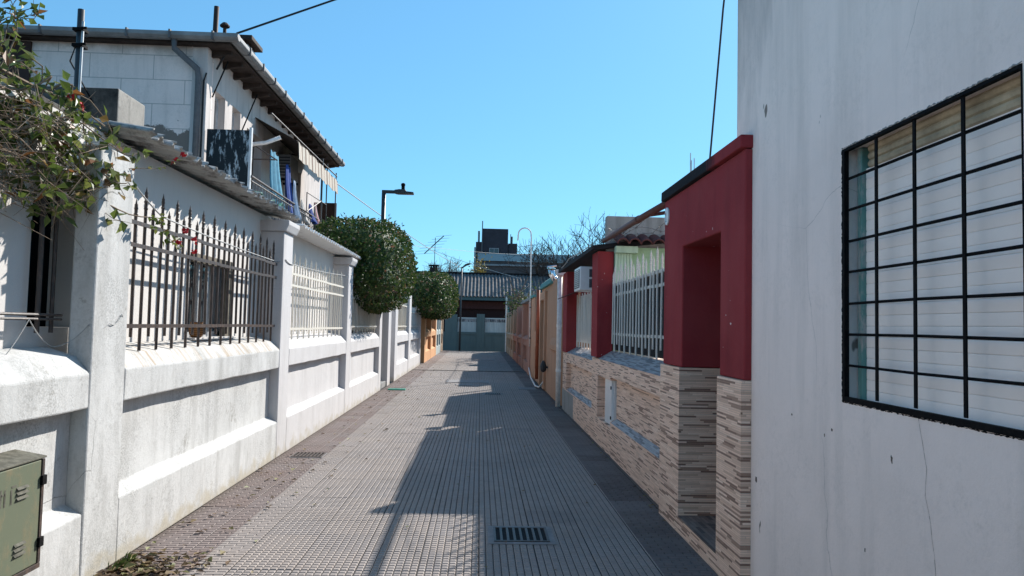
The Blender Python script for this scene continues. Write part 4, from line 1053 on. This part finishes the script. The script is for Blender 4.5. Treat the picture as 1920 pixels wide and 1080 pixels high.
part('grille', MB().box(1.494, 1.4995, 11.16, 11.72, 2.21, 2.49), GREYV, ac)
mb = MB()
for k in range(9): mb.box(1.488, 1.4935, 11.17, 11.71, 2.225 + k * .03, 2.236 + k * .03)
part('louvres', mb, WHITEP, ac)
for (z0, z1) in ((2.21, 2.34), (2.37, 2.49)):
    mb = MB().box(1.64, 1.79, 11.094, 11.0995, z0, z1)
    vp = part('side_vent', mb, GREYV, ac)
mb = MB().box(1.5, 1.55, 13.3, 13.9, 2.2, 2.215)
o = part('rain_hood', MB().prism([(1.46, 2.12), (1.9, 2.3), (1.9, 2.32), (1.46, 2.14)], 13.2, 13.9), PIPEB); tag(o, 'small sloping brown rain hood beside the white downpipe', 'hood')
# parapet party wall + green yard wall
pw = thing('party_wall', 'grey cement party wall rising behind the dark red pillar with a green painted foot', 'wall', (4, 10.35, 0))
part('parapet', MB().box(1.76, 7, 10.3, 10.44, 0, 3.19), CEMENT, pw, bevel=0.01)
part('green_wall', MB().box(1.87, 7, 10.235, 10.298, 0, 2.74), MINT, pw)
part('fascia', MB().box(1.86, 2.17, 10.1, 10.232, 2.65, 2.745), MINTL, pw, bevel=0.004)
mb = MB()
for k in range(6): mb.box(1.87 + k * .04, 1.905 + k * .04, 10.19, 10.232, 1.3, 2.648)
part('slats', mb, MINTL, pw)
mb = MB()
for k in range(9):
    x = 1.94 + k * 0.165
    pts_o = [(x + 0.085 * math.cos(a), 0.075 * math.sin(a)) for a in [i * math.pi / 8 for i in range(9)]]
    pts_i = [(x + 0.07 * math.cos(a), 0.06 * math.sin(a)) for a in [i * math.pi / 8 for i in range(8, -1, -1)]]
    po_ = pts_o + pts_i; nn = len(po_)
    y0, y1, z0, z1 = 9.98, 10.296, 2.765 + rng.uniform(-.006, .006), 2.87
    yj = rng.uniform(-.02, .02)
    vs = [(px, y0 + yj, z0 + pz) for px, pz in po_] + [(px, y1, z1 + pz) for px, pz in po_]
    mb.add(vs, [tuple(range(nn)), tuple(range(nn, 2 * nn))] + [(i, (i + 1) % nn, nn + (i + 1) % nn, nn + i) for i in range(nn)])
part('roof_tiles', mb, TILE, pw)
mb = MB()
for s in range(3):
    pts = [(1.75 + 0.6 * u / 14 + rng.uniform(-.015, .015), 9.9 - 3.0 * u / 14, 2.78 + 0.2 * math.sin(u * .5 + s * 2) * .5 + s * .06 + rng.uniform(-.02, .02)) for u in range(15)]
    mb.tube(pts, 0.003, 4)
    for p in pts:
        for k in range(3): d = rv3(rng) * .022; mb.tube([Vector(p) - d, Vector(p) + d], 0.0018, 3)
o = part('barbed_wire', mb, IRON); tag(o, 'rusty barbed wire strung above the grey railing under the brown pipe', 'wire')

# ================================================================== RIGHT: ORANGE AND SALMON FRONTS
dpw = thing('white_downpipe', 'tall white downpipe with a funnel top between red and orange fronts', 'downpipe', (1.6, 14.85, 0))
part('pipe', MB().tube([(1.6, 14.85, 0.0), (1.6, 14.85, 2.66)], 0.05, 12), PVC, dpw, smooth=True)
part('hopper', MB().prism([(1.54, 2.64), (1.66, 2.64), (1.74, 2.76), (1.5, 2.76)], 14.76, 14.95), PVC, dpw, bevel=0.005)
for zz in (0.7, 1.6): part('joint', MB().tube([(1.6, 14.85, zz), (1.6, 14.85, zz + 0.06)], 0.056, 12), PVC, dpw)
of = thing('orange_house_front', 'orange painted house front with a narrow dark door and teal cornice', 'house', (2.5, 19, 0))
part('wall', MB().box(XR, 5, 15.05, 17.0, 0, 2.66), ORANGE, of, bevel=0.01)
part('sill', MB().prism([(XR, 1.06), (XR - 0.06, 1.1), (XR - 0.06, 1.2), (XR, 1.36)], 15.1, 16.95), ORANGE, of, bevel=0.006)
part('wall', MB().wall('x', XR + 0.01, 0.3, 17.002, 19.98, 0, 2.6, [(18.7, 19.75, 0.06, 2.28)]), ORANGE, of)
part('door_surround', MB().wall('x', XR - 0.05, 0.058, 18.4, 19.97, 0.04, 2.5, [(18.68, 19.77, 0.041, 2.3)]), ORANGE, of, bevel=0.005)
part('door', MB().box(XR + 0.2, XR + 0.24, 18.7, 19.75, 0.06, 2.28), DARKIN, of)
part('wall', MB().wall('x', XR + 0.01, 0.2, 19.982, 22.5, 0, 1.45, [(20.6, 22.2, .35, 1.0)]), ORANGE, of)  # front wall shaped low here so a patch of sun reaches the paving
part('wall', MB().box(2.2, 2.35, 19.982, 23.9, 0, 2.25), ORANGE, of)  # set back and kept low to let the same sun through
part('pillar', MB().box(XR, 2.1, 22.502, 23.95, 0, 2.5), ORANGE, of, bevel=0.01)
part('cornice', MB().prism([(XR - 0.07, 2.602), (XR + 0.32, 2.602), (XR + 0.32, 2.86), (XR + 0.12, 2.86), (XR - 0.03, 2.74)], 16.9, 20.0), TEAL, of, bevel=0.01)
part('cornice', MB().box(XR - 0.05, 2.12, 22.48, 23.98, 2.502, 2.58), TEAL, of, bevel=0.01)
part('back_room', MB().box(2.4, 5, 17.1, 23.9, 0, 2.4), ORANGE, of)
part('wall_lantern', MB().lathe((XR - 0.1, 17.9, 0.5), [(0.03, 0), (0.075, 0.05), (0.085, .14), (0.05, .24), (0.02, .28)], 10).box(XR - .1, XR + .02, 17.87, 17.93, .6, .64), LAMPM, of)
o = part('red_pipe', MB().tube([(1.6, 20.42, 0.15), (1.6, 20.42, 2.62)], 0.05, 10), PIPEO, smooth=True); tag(o, 'orange red vertical pipe on the orange house front by the dark door', 'pipe')
hz = MB(); hz.tube([(1.62, 24.0, 0.25), (1.58, 22.5, 0.05), (1.54, 20.8, 0.03), (1.5, 19.6, 0.03), (1.55, 18.9, 0.05), (1.62, 18.5, 0.22)], 0.022, 8)
o = part('white_hose', hz, PVC, smooth=True); tag(o, 'white hose lying along the foot of the orange house front', 'hose')
dct = thing('chrome_flue', 'shiny metal elbow flue poking out above the orange wall by the downpipe', 'flue', (1.7, 16.8, 2.5))
part('duct', MB().tube([(1.6, 16.75, 2.92), (1.62, 16.75, 2.8), (1.68, 16.75, 2.7), (1.82, 16.75, 2.66), (2.0, 16.75, 2.66)], 0.075, 14), CHROME, dct, smooth=True)
part('cap', MB().tube([(1.5, 16.75, 2.97), (1.72, 16.75, 3.0)], 0.02, 6).lathe((1.6, 16.75, 2.93), [(0.1, 0), (0.1, .015), (0.03, .04)], 12), CHROME, dct)
sf_ = thing('salmon_house_front', 'salmon pink house front with sunk panels beyond the orange one', 'house', (2.5, 30, 0))
RP = [(XR, 0), (XR, .35), (XR + .1, .37), (XR + .1, .9), (XR, .91), (XR, 1.1), (XR - .05, 1.12), (XR - .05, 1.18), (XR + .12, 1.28), (2.0, 1.28), (2.0, 0)]
ys = [24.0, 25.0, 28.0, 28.8, 32.0, 32.8, 36.0]
part('pillar', MB().box(XR - .03, 2.1, 24.0, 25.0, 0, 2.42), SALMON, sf_, bevel=0.01)
part('wall_panel', MB().prism(RP, 25.0, 28.0), SALMON, sf_); part('pillar', MB().box(XR - .03, 2.1, 28.0, 28.8, 0, 2.45), SALMON, sf_, bevel=0.01)
part('wall_panel', MB().prism(RP, 28.8, 32.0), SALMON, sf_); part('pillar', MB().box(XR - .03, 2.1, 32.0, 32.8, 0, 2.45), SALMON, sf_, bevel=0.01)
part('wall_panel', MB().prism(RP, 32.8, 36.0), SALMON, sf_)
part('infill_wall', MB().box(1.86, 1.98, 25.0, 36.0, 1.28, 2.3), SALMON, sf_)
part('cornice', MB().box(XR - .09, 2.15, 23.98, 28.85, 2.452, 2.55), CEMENT, sf_, bevel=0.01)
part('back_room', MB().box(2.2, 5, 24.2, 36, 0, 2.3), SALMON, sf_)
cf = thing('cream_house_front', 'dull cream house front at the far end of the right side', 'house', (2.5, 41, 0))
part('wall_panel', MB().prism(RP, 36.02, 45.4), CREAM, cf)
for a in (36.02, 39.0, 42.0, 44.8): part('pillar', MB().box(XR - .03, 2.1, a, a + .6, 0, 2.4), CREAM, cf, bevel=0.01)
part('infill_wall', MB().box(1.86, 1.98, 36.65, 44.8, 1.28, 2.2), CREAM, cf)
part('back_room', MB().box(2.4, 6, 38.5, 45.3, 0, 3.35), CEMENT, cf)
o = part('white_post', MB().tube([(1.62, 45.46, 0), (1.6, 45.46, 3.4)], 0.05, 8), PVC); tag(o, 'thin white post at the right hand corner of the green end wall', 'post')
gn = thing('gooseneck_pole', 'thin white pole bent over at the top like a hook on the salmon front', 'pole', (1.62, 23.9, 1.2))
pts = [(1.63, 23.95, 0.95), (1.62, 23.95, 2.5), (1.61, 23.95, 4.5)]
for k in range(1, 9):
    a = math.pi * k / 8; pts.append((1.395 + 0.215 * math.cos(a), 23.95, 4.6 + 0.22 * math.sin(a)))
pts.append((1.17, 23.95, 4.4))
part('pole', MB().tube(pts, 0.022, 8), PVC, gn, smooth=True)
part('bracket', MB().box(1.6, 1.67, 23.9, 24.0, 1.2, 1.24).box(1.6, 1.67, 23.9, 24.0, 2.2, 2.24), DPIPE, gn)
# dry creeper over the salmon wall top
dv = thing('dry_creeper', 'dark tangled half dry creeper on the wall top in front of the end house roof', 'climbing plant', (2.0, 36, 2.3))
rd = random.Random(77); bb, ll = MB(), MB()
for k in range(130):
    p = Vector((rd.uniform(1.5, 2.6), rd.uniform(32, 40), rd.uniform(2.2, 3.1)))
    q = p + Vector((rd.uniform(-.5, .4), rd.uniform(-.6, .6), rd.uniform(-.3, .7)))
    bb.tube([p, p.lerp(q, .5) + rv3(rd) * .12, q], [0.018, 0.012, 0.004], 4)
    for j in range(6): leaf(ll, p.lerp(q, rd.random()) + rv3(rd) * .1, rv3(rd), rv3(rd), 0.12, 0.07)
for (a, b) in (((1.75, 36, 3.0), (1.35, 36, 4.0)), ((1.8, 36, 3.0), (2.3, 36, 4.0))): bb.tube([a, b], 0.03, 5)
part('branches', bb, BARKP, dv, recalc=False); part('leaves', ll, HEDGE, dv, recalc=False)

# ================================================================== END OF THE PASSAGE
K = 48.5
ew = thing('green_end_wall', 'low dark green wall with two pale barred openings closing the end of the lane', 'wall', (0, K, -0.16))
part('wall', MB().box(-6, 6, K, K + 0.25, -0.3, 1.14), ENDGREEN, ew, bevel=0.01)
part('pillar', MB().box(-0.22, 0.3, K - 0.06, K + 0.3, -0.3, 2.34), ENDGREEN, ew, bevel=0.01)
part('pillar', MB().box(-2.3, -1.5, K - 0.05, K + 0.3, -0.3, 2.28), ENDGREEN, ew, bevel=0.01)
part('pillar', MB().box(1.75, 2.4, K - 0.05, K + 0.3, -0.3, 2.28), ENDGREEN, ew, bevel=0.01)
part('ledge', MB().box(-1.5, -0.222, K - 0.05, K - 0.002, 1.0, 1.15).box(0.302, 1.748, K - 0.05, K - 0.002, 1.0, 1.15), ENDGREEN, ew)
for (a, b, sd_) in ((-1.48, -0.24, 1), (0.32, 1.73, 2)):
    f = part('opening', MB().box(a, b, K + 0.2, K + 0.23, 1.15, 1.82), plaster('whitewashed_yard_wall_%d' % sd_, (0.8, 0.77, 0.72), (0.4, 0.36, 0.33), .8, .5), ew)
    mb = MB()
    for k in range(12): mb.tube([(a + (b - a) * (k + .5) / 12, K + .1, 1.15), (a + (b - a) * (k + .5) / 12, K + .1, 2.02)], 0.012, 5)
    part('bars', mb, GIRON, f)
    part('pattern_band', MB().box(a, b, K + 0.18, K + 0.23, 1.822, 2.1), peeling('arched_band_%d' % sd_, (0.5, 0.42, 0.4), (0.09, 0.07, 0.08), 0.48, 0.55, 5, (1, 1, .6)), f)
    part('top_rail', MB().box(a, b, K + 0.08, K + 0.12, 2.02, 2.1), GIRON, f)
eh = thing('end_house', 'low house with a wide rusty corrugated roof at the end of the lane', 'house', (0, 53, 0))
part('wall', MB().box(-7, 7, 51.5, 51.7, -0.3, 3.6), plain('dark_red_brown_wall', (0.06, 0.025, 0.022), 0.85), eh)
BEAMM = plain('dull_green_beam', (0.1, 0.15, 0.15), 0.8)
part('beam', MB().box(-7, 7, 50.1, 50.25, 3.3, 3.52), BEAMM, eh)
part('lintel', MB().box(-7, 7, 51.2, 51.4, 2.75, 3.25), plain('red_brown_lintel', (0.12, 0.045, 0.04), 0.8), eh)
for x in (-1.9, 1.9): part('post', MB().box(x - .06, x + .06, 50.1, 50.22, -0.3, 3.3), TEAL, eh)
part('roof', MB().corr(53.3, 50.0, -7, 7, 5.3, 3.56, 0.25, 0.045, 0.01, 0.0, 8, 2, along='x'), ZINC, eh)
part('ridge', MB().box(-7, 7, 53.25, 53.45, 5.3, 5.42), DARKIN, eh)
part('rear_slope', MB().prism([(53.4, 5.3), (57, 3.6), (57, 3.55), (53.4, 5.25)], -7, 7, 'x'), ZINC, eh)
cm = part('chimney', MB().box(-3.75, -3.2, 53.6, 54.1, 4.8, 5.75), plain('dark_brick', (0.05, 0.03, 0.03), 0.9), eh)
part('chimney_cap', MB().box(-3.85, -3.1, 53.5, 54.2, 5.85, 5.93).box(-3.7, -3.6, 53.65, 53.75, 5.75, 5.85).box(-3.35, -3.25, 53.65, 53.75, 5.75, 5.85).box(-3.55, -3.45, 53.65, 53.75, 5.75, 5.85), DARKIN, cm)
at = thing('tv_aerial', 'thin television aerial with crossed rods on the roof chimney', 'aerial', (-3.45, 53.9, 5.9))
part('mast', MB().tube([(-3.45, 53.9, 5.7), (-3.42, 53.9, 7.95)], 0.025, 6), LAMPM, at)
part('boom', MB().tube([(-4.2, 53.9, 6.75), (-2.8, 53.9, 8.1)], 0.035, 6), LAMPM, at)
mb = MB()
for k in range(7):
    u = k / 6; c = Vector((-4.2, 53.9, 6.75)).lerp(Vector((-2.8, 53.9, 8.1)), u); L = .9 - .35 * u
    mb.tube([c - Vector((L, .4, .12)), c + Vector((L, .4, .12))], 0.009, 4)
part('elements', mb, LAMPM, at)
# apartment block far behind
tb = thing('apartment_block', 'dark apartment block with a tall windowless tower rising behind the end house', 'building', (6, 92, 0))
part('tower', MB().box(0.05, 3.2, 90, 95, 8, 13.5), TOWER, tb, bevel=0.03)
part('stack', MB().box(-0.75, 0.048, 90.2, 93, 8, 11.85), TOWER, tb); part('stack', MB().box(3.25, 4.35, 90.2, 93, 8, 11.75), TOWER, tb)
part('flue', MB().tube([(-0.4, 91, 11.8), (-0.4, 91, 13.3)], 0.13, 8), PALECON, tb); part('flue', MB().tube([(3.7, 91, 11.7), (3.7, 91, 12.7)], 0.12, 8).tube([(3.55, 91, 11.7), (3.55, 91, 13.0)], 0.05, 6), DPIPE, tb)
part('antenna_mast', MB().tube([(0.0, 89.9, 9.5), (0.02, 89.9, 14.4)], 0.07, 6), DPIPE, tb)
bd = part('body', MB().box(-0.75, 16.5, 89.8, 100, 0, 9.5), TOWER2, tb)
part('floor_band', MB().box(-0.8, 16.6, 89.5, 89.795, 8.9, 9.1).box(-0.8, 16.6, 89.5, 89.795, 7.6, 7.75), PALECON, bd)
for x in (1.0, 3.6, 6.2, 8.8, 11.4, 14.0):
    f = part('window', MB().box(x, x + 1.5, 89.72, 89.79, 5.8, 7.3), GLASSD, bd); part('frame', MB().wall('y', 89.65, 0.06, x - .1, x + 1.6, 5.7, 7.4, [(x, x + .7, 5.8, 7.3), (x + .8, x + 1.5, 5.8, 7.3)]), PALECON, f)
f = part('window', MB().box(1.0, 2.0, 89.93, 89.99, 10.1, 11.0), GLASSD, tb); part('frame', MB().wall('y', 89.86, 0.06, .9, 2.1, 10.0, 11.1, [(1.0, 1.45, 10.1, 11.0), (1.55, 2.0, 10.1, 11.0)]), PALECON, f)
part('balustrade', MB().box(-0.5, 16.4, 89.6, 89.65, 9.5, 10.35), RAILGL, tb); part('handrail', MB().box(-0.5, 16.4, 89.58, 89.67, 10.36, 10.44), PALECON, tb)
part('downpipe', MB().tube([(-0.85, 90.4, 0), (-0.85, 90.4, 11.2)], 0.1, 6), PALECON, tb)
st = thing('yellow_shrub', 'small yellowish tree against the left edge of the dark apartment block', 'tree', (-0.3, 82, 0))
ry = random.Random(4); mb = MB()
for k in range(700):
    p = Vector((-0.3 + ry.gauss(0, .5), 82 + ry.gauss(0, .5), 7.0 + ry.gauss(0, .9))); leaf(mb, p, rv3(ry), rv3(ry), .26, .16)
part('crown', mb, leaf_mat('yellow_leaves', [(0, (0.14, 0.12, 0.03)), (1, (0.3, 0.22, 0.05))]), st, recalc=False)
part('trunk', MB().tube([(-0.3, 82, 0), (-0.3, 82, 6.8)], [.12, .05], 6), BARK, st)

# ================================================================== ON THE GROUND
def grate(label, x0, x1, y0, y1, n, rim=0.05):
    t = thing('drain_grate', label, 'drain grate', ((x0 + x1) / 2, (y0 + y1) / 2, 0), 'iron drain grates in the paving')
    mb = MB().wall('x', 0, 0, 0, 0, 0, 0) if False else MB()
    a, b, c, d = x0 - rim, x1 + rim, y0 - rim, y1 + rim
    for (p, q, r_, s) in ((a, b, c, y0), (a, b, y1, d), (a, x0, y0, y1), (x1, b, y0, y1)): mb.box(p, q, r_, s, 0.0005, 0.006)
    part('rim', mb, COVER, t)
    part('pit_shade', MB().add([(x0, y0, .003), (x1, y0, .003), (x1, y1, .003), (x0, y1, .003)], [(0, 1, 2, 3)]), DARKIN, t, recalc=False)  # flat black sheet, painted dark in place of a shaded hole
    mb = MB()
    for k in range(n + 1):
        x = x0 + (x1 - x0) * k / n; mb.box(x - 0.009, x + 0.009, y0 + .001, y1 - .001, 0.0035, 0.012)
    mb.box(x0, x1, y0 + .001, y0 + 0.02, 0.0037, 0.0125); mb.box(x0, x1, y1 - 0.02, y1 - .001, 0.0037, 0.0125)
    part('bars', mb, IRON, t); return t
grate('iron drain grate lying nearest in the shaded paving', 0.15, 0.55, 5.53, 5.91, 8)
grate('iron drain grate further along in the shaded paving', 0.16, 0.52, 17.15, 17.5, 8)
grate('iron drain grate in the dark border strip at the foot of the white wall', -2.18, -1.84, 8.85, 9.15, 8, 0.02)
def plate(label, x0, x1, y0, y1):
    t = thing('access_cover', label, 'access cover', ((x0 + x1) / 2, (y0 + y1) / 2, 0), 'concrete access covers')
    part('plate', MB().box(x0, x1, y0, y1, 0.0005, 0.007), COVER, t)
    mb = MB()
    for (p, q, r_, s) in ((x0 - .03, x1 + .03, y0 - .03, y0), (x0 - .03, x1 + .03, y1, y1 + .03), (x0 - .03, x0, y0, y1), (x1, x1 + .03, y0, y1)): mb.box(p, q, r_, s, 0.0005, 0.005)
    part('frame', mb, IRON, t)
plate('wide concrete access cover in the middle of the lane', -0.9, 0.25, 20.6, 21.6)
plate('small concrete access cover beside the wide one', -0.6, -0.2, 19.7, 20.0)
plate('pale access cover in front of the narrow dark door', 1.05, 1.45, 18.7, 19.3)
plate('small access cover far down the lane', 0.1, 0.7, 34.0, 35.0)
o = part('green_plastic_strip', wob(MB().box(-2.17, -1.76, 17.85, 18.06, 0.002, 0.03), .004), GREENP, bevel=0.004); tag(o, 'flat green plastic strip lying by the doorstep in the white wall', 'plastic strip')
# leaf litter
LIT = leaf_mat('litter_leaves', [(0, (0.05, 0.03, 0.018)), (0.4, (0.13, 0.075, 0.035)), (0.75, (0.2, 0.14, 0.06)), (0.9, (0.2, 0.2, 0.07)), (1, (0.36, 0.36, 0.22))], 0.7, 0.1)
rl = random.Random(21); mb = MB()
def flat_leaf(x, y, L):
    a = rl.uniform(0, 6.28); d = Vector((math.cos(a), math.sin(a), rl.uniform(-.05, .35)))
    leaf(mb, Vector((x, y, 0.008 + rl.uniform(0, .012))), d, Vector((rl.uniform(-.4, .4), rl.uniform(-.4, .4), 1)), L, L * rl.uniform(.5, .8))
for k in range(330): flat_leaf(-2.29 + abs(rl.gauss(0, .24)), 4.75 + rl.gauss(0, .2), rl.uniform(.035, .085))
for k in range(70): flat_leaf(-2.28 + abs(rl.gauss(0, .4)), rl.uniform(4.8, 9), rl.uniform(.03, .075))
for k in range(170): flat_leaf(-2.28 + abs(rl.gauss(0, .7)), rl.uniform(9, 28), rl.uniform(.03, .07))
for k in range(45): flat_leaf(rl.uniform(-1.2, 1.6), rl.uniform(4.8, 22), rl.uniform(.025, .05))
for k in range(60): flat_leaf(1.63 - abs(rl.gauss(0, .05)), rl.uniform(5, 16), rl.uniform(.025, .05))
o = part('fallen_leaves', mb, LIT, recalc=False); tag(o, 'scattered dry leaves along the foot of the white wall', 'leaves', kind='stuff')
mb = MB()
for k in range(60):
    p = Vector((-2.3 + rl.uniform(0, .07), 4.92 + rl.gauss(0, .07), 0)); d = Vector((rl.gauss(.1, .25), rl.gauss(0, .3), 1)).normalized(); L = rl.uniform(.03, .1)
    s = Vector((.003, .002, 0)); mb.add([p - s, p + s, p + d * L * .6 + s * .7 + Vector((.01, 0, 0)), p + d * L + Vector((.03, 0, -.01))], [(0, 1, 2, 3)])
o = part('grass_tuft', mb, leaf_mat('grass', [(0, (0.03, 0.06, 0.012)), (1, (0.1, 0.13, 0.03))]), recalc=False); tag(o, 'small tuft of grass at the foot of the first white pillar', 'grass')

# ================================================================== CABLES
def cable(label, pts, r=0.008, mat=CABLE, sag=0.0, n=16):
    out = []
    for a, b in zip(pts[:-1], pts[1:]):
        a, b = Vector(a), Vector(b)
        for i in range(n):
            u = i / n; p = a.lerp(b, u); p.z -= sag * 4 * u * (1 - u); out.append(p)
    out.append(Vector(pts[-1]))
    o = part('cable', MB().tube(out, r, 6), mat, recalc=False); return tag(o, label, 'cable')
cable('black cable slanting up from the house eave across the sky', [(-4.15, 11.35, 5.45), (-3.8, 11.15, 5.95), (-2.55, 12.0, 6.9), (2.4, 15.4, 10.6)], 0.016)
cable('thin cable from the balcony end down past the big shrub to the far lamp', [(-3.5, 17.4, 4.9), (-1.2, 45.3, 5.1)], 0.012, CABLEG, 0.12)
cable('thin cable crossing from the roof aerial to the dry creeper', [(-3.5, 53.8, 7.0), (1.9, 36, 3.95)], 0.014, CABLEG, 0.1)
cable('thin cable running level towards the dark apartment block', [(-3.5, 17.6, 4.1), (-3.4, 53, 7.1), (9, 88, 10.3)], 0.012, CABLEG, 0.2)
cable('pale cable looping along the white pillars above the railings', [(-2.335, 4.85, 2.55), (-2.40, 5.6, 2.36), (-2.42, 8.7, 2.3), (-2.33, 8.85, 2.33), (-2.33, 9.15, 2.3), (-2.42, 12.9, 2.42), (-2.32, 13.4, 2.47)], 0.006, CABLEG, 0.015)
cable('thin black cable rising straight up from the red porch roof', [(1.66, 5.3, 2.83), (1.72, 5.2, 3.95), (2.0, 4.9, 7.5)], 0.007)
cable('twisted wire trailing from the barred gap round the first pillar', [(-2.51, 3.9, 1.3), (-2.5, 4.2, 1.58), (-2.5, 4.45, 1.42), (-2.36, 4.553, 1.55), (-2.33, 4.75, 1.56), (-2.33, 4.9, 1.62), (-2.4, 5.1, 1.6)], 0.003, CABLEG, 0.03)
cable('dark cable strung along the roof slab of the red wall', [(1.56, 14.6, 2.74), (1.5, 12.5, 2.78), (1.6, 10.7, 2.82)], 0.008, CABLEG, 0.02)
cable('thin cable from the gooseneck pole to the dry creeper', [(1.61, 23.95, 3.0), (1.8, 36, 3.2)], 0.01, CABLEG, 0.05)
